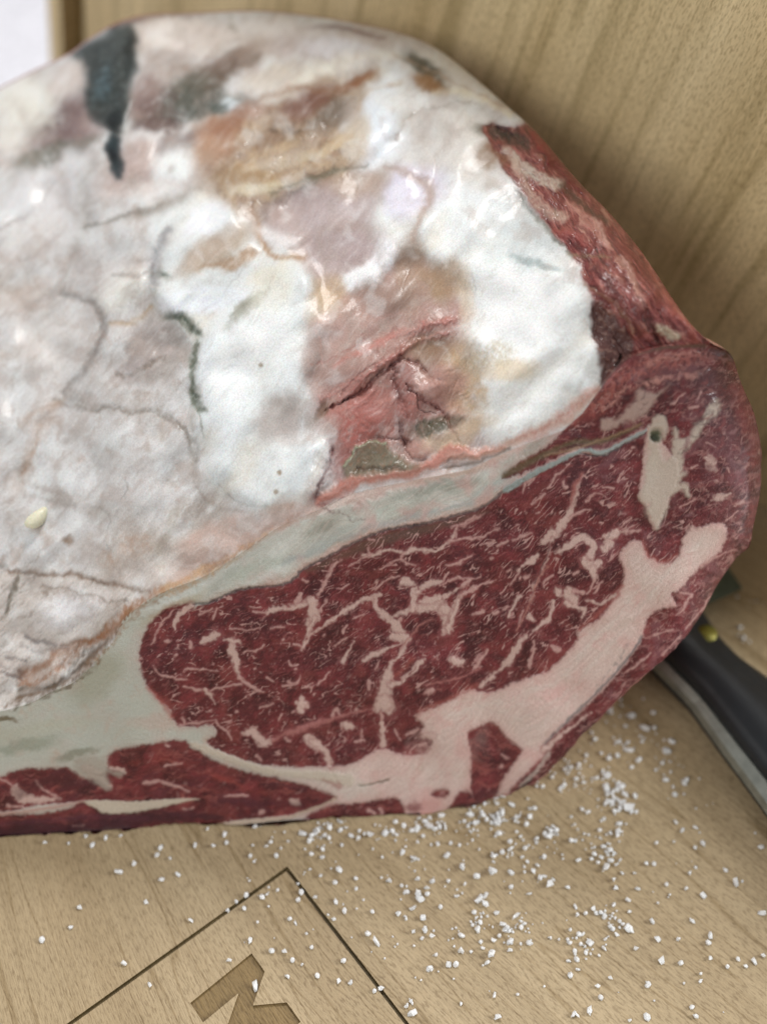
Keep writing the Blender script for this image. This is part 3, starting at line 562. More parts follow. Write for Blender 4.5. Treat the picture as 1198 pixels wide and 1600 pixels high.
# pink wrinkled muscle in the hollow
for pts, w, col, z in [([(510, 642), (560, 612), (600, 585), (625, 553)], 5, (124, 66, 62), -1.3), ([(504, 622), (560, 590), (610, 562), (650, 520), (710, 496)], 14, (184, 130, 122), .9), ([(516, 646), (545, 640), (580, 610)], 9, (194, 134, 124), .5), ([(624, 552), (640, 566), (660, 580)], 4, (126, 72, 68), -1.0),
                       ([(616, 575), (618, 605), (630, 630), (636, 652)], 8, (120, 68, 64), -1.5), ([(636, 600), (655, 625), (680, 632), (702, 655)], 6, (128, 74, 70), -1.3), ([(625, 660), (632, 690), (646, 712), (662, 718)], 5, (126, 74, 68), -1.2), ([(650, 565), (672, 590), (690, 592)], 5, (140, 96, 80), -.8),
                       ([(592, 630), (610, 620)], 8, (196, 150, 140), .5), ([(520, 700), (506, 740), (496, 775), (512, 790)], 12, (120, 62, 60), -1.6), ([(575, 690), (600, 680), (640, 690)], 5, (110, 66, 62), -1.0), ([(500, 790), (530, 806), (560, 812)], 3, (104, 70, 66), -.8), ([(700, 655), (720, 700)], 6, (170, 120, 106), -.6), ([(548, 770), (510, 778)], 5, (170, 104, 96), 0)]:
    line(pts, w * 1.8, col, .35, w * 1.2, z * .7, 'a'); line(pts, w * .6, col, .6, max(1.5, w * .4), z * .8, 'a', .35 + .65 * patch2, rough=1.5)
blob(668, 608, 26, 18, 10, (198, 164, 156), .85, 1.0, 'a'); blob(700, 600, 34, 30, 0, (188, 150, 140), .7, .5, 'a'); blob(640, 640, 18, 22, 0, (176, 124, 116), .7, .8, 'a'); blob(655, 700, 22, 16, 0, (196, 156, 146), .7, .7, 'a'); blob(560, 670, 34, 30, 0, (176, 108, 98), .6, .4, 'a', patch2)
line([(636, 610), (650, 615), (655, 640), (680, 645)], 2, (104, 62, 58), .7, 1.6, -.7, 'c'); line([(600, 560), (560, 585), (530, 620)], 2, (160, 104, 94), .6, 1.4, -.4)
blob(676, 668, 40, 15, -10, (104, 100, 80), .8, -.5, 'a', patch2 * .6 + .4); blob(665, 545, 42, 22, -10, (160, 132, 108), .7, -.3, 'a', patch); blob(770, 555, 40, 26, -10, (206, 190, 162), .6, 0, 'a', patch2); blob(745, 620, 20, 50, 10, (200, 172, 134), .75, 0, 'a', patch); blob(680, 440, 30, 34, -20, (176, 150, 120), .65, 0, 'a', patch); blob(720, 680, 60, 20, -25, (198, 178, 156), .8)
blob(505, 640, 9, 20, 25, (146, 118, 100), .8, -.6, 'a'); blob(430, 655, 34, 40, 20, (184, 168, 160), .6, -.3)
# pink lip along the cut, with the pale speckled rim further right
line([(500, 790), (508, 774), (547, 757), (600, 745), (650, 737), (680, 722), (700, 706), (740, 706), (790, 700)], [6, 12, 16, 13, 12, 20, 22, 12, 6], (196, 138, 124), .85, 6, 1.8, 'a')
line([(700, 712), (760, 706), (830, 680), (880, 652), (930, 610)], [10, 14, 20, 24, 20], (212, 178, 166), .75, 10, .3, 'a'); line([(800, 688), (870, 655), (935, 606)], [6, 12, 10], (196, 140, 130), .6, 7, 0, 'a', patch2)
line([(700, 735), (760, 715), (800, 702)], 5, (120, 104, 90), .6, 3, -.5, 'a')
FLAP = [(536, 728), (556, 706), (578, 690), (602, 690), (612, 706), (640, 722), (652, 734), (600, 740), (560, 748), (540, 750)]
poly(FLAP, (118, 114, 92), .8, 8, 1.3, 'a'); poly(FLAP, (150, 118, 96), .6, 8, 0, 'a', np.clip(n_hi * 2.4, 0, 1)); line([(538, 728), (556, 706), (578, 690), (600, 690)], 4, (156, 164, 140), .8, 2, .6, 'a'); line([(560, 735), (600, 732), (630, 734)], 5, (96, 74, 58), .7, 3, -.6, 'a')
for x, y in [(408, 570), (436, 738), (431, 768)]: blob(x, y, 4, 4, 0, (150, 122, 84), .8, -.1, 'c')
# lean side strip on the right
SIDE = [(756, 196), (800, 196), (835, 190), (880, 240), (925, 290), (970, 335), (1010, 390), (1060, 465), (1110, 525), (1160, 560), (1100, 545), (1034, 548), (990, 560), (963, 580), (944, 600), (940, 560), (928, 500), (918, 440), (885, 388), (838, 330), (790, 262), (765, 225)]
s_side, sd_side = poly(SIDE, (138, 66, 62), .97, 5, -.6, 'a')
rr1, rr2 = rot(WXa, WYa, 55); n_side = fbm(rr1 / 42, rr2 / 8, 171, 3, .6)
poly(SIDE, (188, 146, 132), .85, 5, .5, 'a', np.clip(-.25 + 2.6 * n_side, 0, 1)); poly(SIDE, (84, 44, 42), .8, 5, -.4, 'a', np.clip(-.3 - 2.8 * n_side, 0, 1))
full_side = np.zeros((CH, CW), np.float32); full_side[s_side] = 1 - sm(-4, 4, sd_side); n_s2 = fbm(*[v_ / k_ for v_, k_ in zip(rot(WXs, WYs, 54), (40, 3.4))], 691, 3, .6)
full(np.clip(n_s2 * 2.4 - .1, 0, 1) * full_side, (196, 132, 124), .6); full(np.clip(-n_s2 * 2.4 - .1, 0, 1) * full_side, (104, 32, 38), .45)
for pts, w, col, z in [([(776, 206), (800, 214), (820, 222)], 22, (64, 66, 60), -.8), ([(790, 232), (830, 272), (872, 290)], [12, 20, 20], (204, 194, 182), .4), ([(800, 250), (840, 318), (880, 340)], [10, 16, 18], (196, 172, 158), .5), ([(760, 228), (790, 250)], [10, 14], (150, 108, 78), 0), ([(806, 300), (850, 352), (892, 400)], 6, (84, 84, 68), -.8),
                       ([(842, 206), (850, 226), (862, 244)], 22, (156, 44, 56), .9), ([(858, 246), (880, 270), (905, 296)], [16, 12, 9], (128, 40, 46), .4), ([(890, 320), (920, 346), (950, 380)], 12, (190, 144, 132), .5), ([(925, 340), (945, 372), (940, 380)], 7, (204, 168, 158), .3), ([(870, 360), (905, 372), (930, 415)], [8, 14, 10], (166, 92, 84), .4), ([(968, 400), (990, 440), (1004, 480)], [14, 14, 6], (198, 160, 148), .4),
                       ([(900, 384), (940, 430), (965, 470), (1000, 520)], 9, (104, 52, 50), .2), ([(960, 330), (1010, 410), (1050, 480), (1090, 530)], [4, 7, 9, 10], (176, 108, 98), .6), ([(940, 455), (975, 490), (1005, 512)], [12, 14, 10], (146, 88, 82), .5), ([(1028, 512), (1048, 522)], [16, 18], (206, 200, 178), .4), ([(880, 290), (915, 325), (945, 345)], 10, (100, 76, 62), -.3), ([(890, 400), (950, 400)], 3, (150, 132, 100), 0), ([(915, 440), (960, 480), (990, 520)], 5, (150, 118, 96), .2), ([(1010, 500), (1030, 536)], 7, (86, 52, 44), -.7), ([(980, 370), (1030, 450)], 5, (104, 52, 48), -.3)]:
    line(pts, w, col, .80, 4.5, z, 'a', .6 + .4 * patch2)
poly([(925, 470), (960, 500), (990, 540), (965, 572), (942, 600), (934, 550)], (108, 76, 70), .85, 6, -.3, 'a'); poly([(925, 470), (960, 500), (990, 540), (965, 572), (942, 600), (934, 550)], (170, 140, 128), .6, 6, .2, 'a', np.clip(-.2 + 2.8 * n_hi, 0, 1))
line([(970, 555), (962, 572)], 4, (40, 30, 26), .9, 2, -.8)
poly(MOULD, (66, 72, 68), .9, 11, .3, 'a'); poly(MOULD, (118, 126, 124), .75, 8, .2, 'a', np.clip(.1 + 2.0 * n_hi, 0, 1)); blob(160, 130, 14, 34, 8, (112, 136, 146), .55, 0, 'a', patch2); blob(178, 188, 11, 20, 10, (30, 38, 38), .85, -.4, 'a'); blob(204, 74, 9, 36, 0, (38, 44, 38), .75, 0, 'a')
poly([(170, 212), (184, 214), (190, 240), (190, 268), (184, 280), (174, 266), (166, 240)], (58, 72, 76), .9, 4, -.2, 'a'); blob(176, 245, 8, 14, 5, (40, 42, 46), .9, 0, 'a')
for p in [(300, 165, 60, 20, -24, (100, 98, 88)), (285, 145, 40, 12, -24, (92, 94, 84)), (345, 120, 50, 14, -30, (122, 102, 88)), (255, 190, 36, 14, -10, (110, 88, 84)), (95, 195, 40, 18, -40, (126, 104, 102)), (75, 240, 46, 9, -24, (112, 110, 94)), (250, 165, 20, 40, 20, (120, 96, 90))]: blob(*p, .7, -.3, 'b', patch2)
_l = C @ np.array([.3, .59, .11], np.float32); C[:] = _l[..., None] + (C - _l[..., None]) * .90; C[:] = .70 * (C / .70) ** 1.34
hol = np.zeros((CH, CW), np.float32); _s, _sd = poly_mask([(490, 660), (560, 560), (700, 480), (760, 560), (740, 660), (880, 650), (940, 600), (900, 680), (700, 740), (520, 810), (480, 790)], 2, '0'); hol[_s] = 1 - sm(-20, 20, _sd); hol = np.maximum(hol, full_side)
Zb = gblur(Z, 7); Z[:] = (Z * (.3 + .6 * hol) + Zb * (.7 - .6 * hol)) * (1 + .35 * sm(420, 200, PX) * sm(200, 330, PY))
kC = ((.6 - .35 * sm(300, 480, PY)) * (1 - hol))[..., None]; C[:] = C * (1 - kC) + kC * np.stack([gblur(C[..., i], 3.0) for i in range(3)], -1)
for pts, w, col, al in [([(8, 1104), (60, 1084), (112, 1060), (150, 1026), (176, 994), (205, 958)], [10, 13, 13, 12, 10, 7], (112, 84, 58), .8), ([(30, 1070), (80, 1048), (130, 1014), (165, 985), (200, 955), (248, 922)], [10, 12, 10, 12, 14, 12], (150, 100, 62), .75), ([(246, 926), (300, 902), (350, 874), (400, 846), (450, 816)], [12, 9, 9, 7, 4], (186, 146, 110), .7), ([(320, 896), (350, 880), (372, 866)], 9, (128, 102, 88), .6),
                        ([(0, 890), (60, 895), (130, 903), (190, 915), (235, 925)], [5, 6, 5, 6, 5], (132, 108, 92), .7), ([(30, 1005), (70, 1018), (110, 1016)], 6, (126, 112, 108), .6), ([(0, 1040), (36, 1056)], 6, (118, 98, 92), .6), ([(26, 905), (18, 940), (4, 970)], 5, (130, 116, 100), .6), ([(60, 925), (120, 934), (190, 948)], 3, (146, 124, 108), .6), ([(60, 690), (34, 740)], 8, (178, 150, 130), .5)]:
    line(pts, w, col, al, 3.5, -.3, 'a', .3 + .7 * patch2, rough=2.5)
CRUST_DONE = True

# ------------------------------------------------ cut face
E_ = [(-400, 1230), (-200, 1172), (-100, 1142), (0, 1112), (44, 1100), (79, 1082), (117, 1065), (149, 1035), (175, 1000), (200, 962), (251, 927), (320, 900), (380, 862), (435, 824), (503, 794), (547, 772), (597, 760), (647, 750), (733, 733), (770, 715), (813, 697), (880, 672), (910, 645), (937, 609), (963, 574), (990, 555), (1034, 541), (1098, 537), (1130, 546), (1146, 562)]
B_ = [(-400, 1345), (-200, 1330), (-100, 1322), (0, 1313), (100, 1306), (200, 1299), (267, 1290), (333, 1289), (360, 1297), (412, 1304), (449, 1300), (504, 1286), (523, 1280), (572, 1284), (612, 1279), (668, 1283), (700, 1268), (740, 1262), (772, 1246), (800, 1238), (835, 1222), (873, 1190), (917, 1143), (987, 1070), (1034, 1035), (1063, 1006), (1098, 956), (1121, 913), (1150, 872), (1170, 854), (1177, 820), (1188, 768), (1189, 725), (1190, 705), (1179, 649), (1164, 613), (1155, 591), (1149, 570), (1146, 562)]
FACE = E_ + B_[::-1] + [(-400, 1345)]
s_f, sd_f = poly_mask([(-430, 1240)] + E_ + [(1220, 560), (1230, 900), (900, 1380), (-430, 1380)], 2, '0', smooth=False)
face_m = np.zeros((CH, CW), np.float32); face_m[s_f] = 1 - sm(-1.5, 1.5, sd_f + 3.2 * n_w[s_f] * sm(700, 300, PX[s_f]) + 4 * fbm(PX[s_f] / 24, PY[s_f] / 24, 711, 2) * sm(760, 500, PX[s_f]))
Cc, Zc = C.copy(), Z.copy()
C[:] = lin((206, 184, 174)); Z[:] = 0
gl = sm(700, 300, PX + .2 * (1200 - PY)); full(gl, (182, 183, 172)); full(sm(.05, .4, n_lo) * (1 - gl), (212, 180, 172), .7)
full(sm(.10, .5, n_mid), (186, 168, 152), .5); full(sm(.15, .5, -n_mid) * (1 - gl), (214, 178, 170), .6); full(sm(.12, .5, n_str2) * (1 - gl), (222, 206, 196), .3)
poly([(200, 965), (260, 930), (330, 900), (440, 830), (510, 800), (650, 760), (740, 742), (880, 676), (900, 690), (860, 720), (790, 765), (730, 798), (640, 818), (560, 838), (500, 868), (440, 905), (360, 922), (250, 955)], (196, 197, 188), .92, 7, .9, 'a')
STR_ = [(230, 952), (330, 905), (440, 838), (510, 805), (650, 765), (740, 748), (860, 690), (860, 715), (790, 760), (730, 792), (640, 812), (560, 832), (500, 860), (440, 898), (360, 918)]
poly(STR_, (160, 164, 154), .6, 7, -.3, 'a', np.clip(-.1 + 2.0 * zs1 + 1.2 * n_mid, 0, 1)); poly(STR_, (214, 217, 210), .75, 7, .3, 'a', np.clip(-.1 - 2.0 * zs1 - 1.2 * n_mid, 0, 1)); line([(440, 880), (520, 848), (600, 818), (680, 802), (740, 782)], 9, (150, 160, 160), .6, 5, 0, 'a')  # glossy highlights and duller patches of the fat strip painted into its colour
for x, y, rx, ry, a, c_, al in [(600, 800, 60, 10, -12, (196, 202, 192), .8), (520, 840, 50, 10, -30, (176, 184, 178), .7), (400, 890, 60, 12, -25, (170, 178, 164), .6), (690, 760, 70, 9, -8, (140, 146, 134), .7), (500, 825, 30, 8, -30, (142, 142, 130), .6), (770, 760, 40, 10, -30, (176, 190, 186), .7), (850, 690, 50, 14, -30, (158, 162, 150), .8), (270, 950, 60, 10, -30, (176, 166, 138), .6), (40, 1165, 60, 12, -10, (134, 140, 122), .6), (120, 1178, 40, 7, -15, (124, 124, 106), .7), (60, 1140, 100, 14, -10, (178, 178, 160), .5), (10, 1124, 20, 5, 0, (104, 92, 66), .9), (150, 1060, 60, 30, -40, (158, 156, 136), .6), (250, 1130, 60, 14, 0, (186, 172, 160), .7)]:
    blob(x, y, rx, ry, a, c_, al, 0, 'a')
muscle = np.zeros((CH, CW), np.float32); lab = np.zeros((CH, CW), np.int8)
EYE = [(218, 1030), (219, 1010), (225, 990), (240, 968), (262, 950), (296, 944), (300, 952), (325, 942), (362, 926), (387, 919), (440, 914), (462, 902), (475, 888), (512, 870), (550, 849), (600, 829), (637, 822), (675, 815), (725, 802), (757, 790), (787, 767), (817, 750), (850, 730), (880, 716), (915, 708), (940, 711), (975, 693), (1000, 681), (1010, 675), (1006, 700), (1003, 735), (998, 775), (1010, 792), (1015, 812), (1024, 828), (1045, 815), (1060, 800), (1080, 800), (1085, 815), (1066, 842), (1060, 868), (1038, 881), (1012, 868), (1002, 848), (985, 846), (968, 866), (974, 890), (972, 912), (961, 928), (952, 945), (934, 968), (903, 986), (902, 1000), (888, 1018), (858, 1047), (830, 1058), (800, 1067), (775, 1080), (752, 1083), (735, 1078), (700, 1096), (672, 1108), (648, 1120), (663, 1134), (656, 1147), (674, 1157), (673, 1168), (659, 1179), (628, 1180), (604, 1172), (590, 1172), (551, 1194), (530, 1197), (504, 1199), (430, 1197), (390, 1191), (350, 1177), (323, 1161), (338, 1146), (330, 1134), (300, 1136), (277, 1133), (268, 1118), (262, 1105), (245, 1092), (232, 1074), (222, 1054)]
CAP = [(784, 748), (812, 722), (850, 700), (880, 672), (910, 640), (937, 600), (963, 565), (1000, 540), (1060, 525), (1150, 540), (1230, 600), (1240, 800), (1200, 900), (1100, 1000), (900, 1190), (830, 1250), (795, 1245), (805, 1225), (835, 1196), (856, 1172), (852, 1164), (879, 1135), (920, 1100), (955, 1064), (987, 1024), (1003, 997), (1007, 975), (1020, 957), (1042, 950), (1056, 947), (1048, 930), (1063, 920), (1088, 892), (1118, 870), (1134, 842), (1130, 818), (1098, 822), (1085, 826), (1070, 805), (1050, 812), (1030, 838), (1024, 826), (1060, 740), (1040, 700), (1014, 668), (974, 686), (937, 702), (900, 700), (862, 720), (830, 735)]
STRIP = [(-30, 1220), (0, 1215), (25, 1204), (67, 1201), (108, 1201), (122, 1212), (140, 1218), (165, 1205), (168, 1182), (187, 1172), (233, 1163), (283, 1157), (297, 1166), (320, 1180), (353, 1197), (399, 1210), (427, 1215), (473, 1226), (495, 1234), (525, 1247), (500, 1260), (473, 1270), (430, 1277), (396, 1281), (350, 1286), (330, 1310), (-30, 1340), (-30, 1278), (40, 1274), (90, 1268), (120, 1256), (60, 1258), (0, 1270), (-30, 1262)]
LOW = [(480, 1279), (505, 1262), (530, 1257), (566, 1255), (612, 1247), (628, 1256), (633, 1275), (625, 1300), (520, 1300)]
WEDGE = [(730, 1146), (748, 1136), (768, 1129), (780, 1138), (792, 1154), (815, 1172), (802, 1194), (782, 1224), (772, 1250), (745, 1268), (738, 1250), (734, 1224), (735, 1180)]
DARK = [(672, 1243), (684, 1234), (700, 1236), (700, 1243), (686, 1248)]
DARK2 = [(712, 1245), (722, 1236), (735, 1238), (745, 1262), (720, 1275), (700, 1268)]
full_names = [('eye_muscle', EYE), ('cap_muscle', CAP), ('lower_muscle', STRIP), ('lower_muscle', LOW), ('wedge_muscle', WEDGE)]
for i, (nm, P) in enumerate(full_names + [('x', DARK), ('x', DARK2)]):
    s, sd = poly_mask(P, 2, 'c'); m = 1 - sm(-2.8, 2.8, sd + 3.2 * n_hi[s]); muscle[s] = np.maximum(muscle[s], m)
    li = lab[s]; li[m > .5] = min(i, 5) + 1; lab[s] = li
lab[lab == 6] = 5
rr1, rr2 = rot(WXa, WYa, -32); n_f1 = fbm(rr1 / 34, rr2 / 9, 201, 3, .6); n_f1b = fbm(rr1 / 16, rr2 / 3.2, 211, 2, .6)
nn = np.clip(.5 + 1.4 * fbm(WXb / 40, WYb / 40, 221, 3), 0, 1)
mc = lin((72, 24, 29))[None, None] * (1 - nn[..., None]) + lin((114, 45, 49))[None, None] * nn[..., None]
mc = mc * (1 + .45 * n_f1b[..., None] + .30 * n_fine[..., None] + .3 * n_f1[..., None]); mc = mc.astype(np.float32)
C[:] = C * (1 - muscle[..., None]) + mc * muscle[..., None]
Z += muscle * (-.45 + .10 * n_f1)
re3, se3 = rot(WXe, WYe, -40); fa = fbm(re3 / 60, se3 / 3.2, 651, 3, .6)
_g = (1 - muscle) * (1 - .8 * gl); full(np.clip(fa * 2.2, 0, 1) * _g, (226, 204, 196), .4); full(np.clip(-fa * 2.2, 0, 1) * _g, (184, 142, 136), .28); full(sm(.0, .5, fbm(WXs / 46, WYs / 46, 681, 3, .5)) * _g, (206, 158, 152), .5)
mb1, mb2 = gblur(muscle, 11), gblur(muscle, 3.5)
full(np.clip(mb1 * 1.4, 0, 1) * (1 - muscle) * (.5 + .5 * patch) * (1 - .6 * gl), (194, 140, 134), .7); full(mb2 * (1 - muscle), (158, 108, 104), .5)
full(np.clip(1 - mb1, 0, 1) * muscle * 1.0, (146, 74, 70), .45)
cl = fbm(WXb / 55, WYb / 40, 661, 3, .6); full(sm(.05, .4, cl) * muscle, (66, 28, 34), .55); full(sm(.05, .4, -cl) * muscle * (PX > 900), (128, 84, 88), .55); full(sm(.1, .4, -cl) * muscle * (PX <= 900), (138, 66, 62), .4)
ff = fbm(rr1 / 22, rr2 / 2.4, 671, 2, .6); full(sm(.18, .6, ff) * muscle, (156, 96, 92), .5); full(sm(.2, .6, -ff) * muscle, (58, 24, 28), .35)
# brighter rim in the lean along some edges and a dark line painting the proud fat's shadow above the eye
def edge_line(pts, w, col, al, z=0, so=3): line(pts, w, col, al, so, z, 'c')
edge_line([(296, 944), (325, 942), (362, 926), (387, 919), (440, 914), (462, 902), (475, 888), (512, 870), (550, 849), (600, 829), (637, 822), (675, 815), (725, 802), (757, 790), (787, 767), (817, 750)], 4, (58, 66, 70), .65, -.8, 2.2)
edge_line([(480, 892), (520, 876), (560, 856), (610, 840), (660, 828), (720, 812), (760, 800)], [6, 12, 16, 18, 14, 10, 4], (98, 78, 66), .65, 0, 6)
for P in ([(230, 1075), (250, 1095), (268, 1120)], [(745, 1070), (700, 1093), (655, 1112)], [(972, 915), (952, 943), (905, 984)], [(1004, 845), (1014, 868), (1038, 878), (1058, 866)], [(612, 1058), (625, 1050), (645, 1030)]): edge_line(P, 6, (158, 84, 76), .6, 0, 4)
# marbling: generated fine veins first
fat = (190, 150, 143); fatw = (202, 172, 162); fatc = (200, 182, 164)
def vmask(s1, s2, off, seed, deg, th, w, maskseed, mth):
    a, b = rot(WXe + 4 * perlin(PX / 22, PY / 22, seed + 7) + .9 * perlin(PX / 7, PY / 7, seed + 9), WYe + 4 * perlin(PX / 22, PY / 22, seed + 8) + .9 * perlin(PX / 7, PY / 7, seed + 10), deg)
    n = perlin(a / s1, b / s2, seed) + .35 * perlin(a / s1 * 2.3, b / s2 * 2.3, seed + 1)
    v = 1 - np.abs(n - off) / w; mk = fbm(PX / 26, PY / 26, maskseed, 2); return np.clip(v, 0, 1) * sm(mth, mth + .22, mk)
left = sm(640, 480, PX); eye_m = muscle * (lab == 1); cap_m = muscle * (lab == 2); oth = muscle * (lab > 2)
v1 = vmask(48, 9, .05, 301, -40, 0, .11, 311, -.02); v2 = vmask(34, 12, 0, 321, -18, 0, .08, 331, .0); v3 = vmask(26, 5, .1, 341, -42, 0, .12, 351, -.02)
full(np.clip(1.6 * (v1 * (1 - left) + v2 * left), 0, 1) * eye_m, fat, .85); full(np.clip(v3 * 1.1, 0, 1) * eye_m * (1 - left * .5), (160, 108, 106), .38)
v4 = vmask(34, 10, 0, 361, -42, 0, .09, 371, -.05); full(np.clip(v4 * 1.5, 0, 1) * cap_m, (172, 132, 126), .8); full(sm(.12, .4, fbm(WXa / 16, WYa / 9, 381, 3)) * cap_m, (160, 112, 108), .55)
dots = sm(.42, .62, fbm(WXc / 5.5, WYc / 4.5, 391, 2, .5) + .25 * fbm(PX / 50, PY / 50, 395, 2)); full(dots * eye_m, (180, 134, 130), .6); full(dots * cap_m, (190, 150, 144), .55); full(dots * oth, (176, 120, 112), .4)
rs1, rs2 = rot(WXb, WYb, 3); vs_ = sm(.16, .42, fbm(rs1 / 60, rs2 / 7, 401, 3)); full(vs_ * oth, (152, 84, 78), .6)
n_b = fbm(rs1 / 70, rs2 / 12, 411, 2); full(sm(.1, .4, n_b) * oth * (PY > 1200), (84, 40, 48), .5)
CROP = {'A': (200, 860, 3.993), 'B': (450, 780, 3.993), 'C': (700, 660, 3.993), 'D': (940, 520, 4.643), 'E': (560, 1000, 3.993), 'F': (0, 1100, 2.995), 'G': (350, 1130, 3.238), 'H': (800, 860, 3.423), 'T': (750, 480, 2.674)}
def V(cr, pts, w, col=fat, al=.92, so=1.5, z=.1):
    ox, oy, sc = CROP[cr]; P = [(ox + x / sc, oy + y / sc) for x, y in pts]
    if len(P) == 1: P = [P[0], (P[0][0] + 2, P[0][1] - 1)]
    w = [w] * len(P) if not isinstance(w, (list, tuple)) else list(w)
    w = w[:len(P)] + [w[-1]] * (len(P) - len(w))
    w = [x * (.50 if x < 6 else .70 if x < 9 else .98) + .3 for x in w]; line(P, [x * 1.3 + 3 for x in w], (140, 80, 80), .45, 3.2, 0, 'd'); w = ([w[0] * .7] + w[1:-1] + [w[-1] * .55]) if len(w) > 2 else w; line(P, [x + .9 for x in w], col, al * .95, 1.7 + .08 * max(w), z, 'd', rough=min(2.4, .5 + .2 * max(w)))
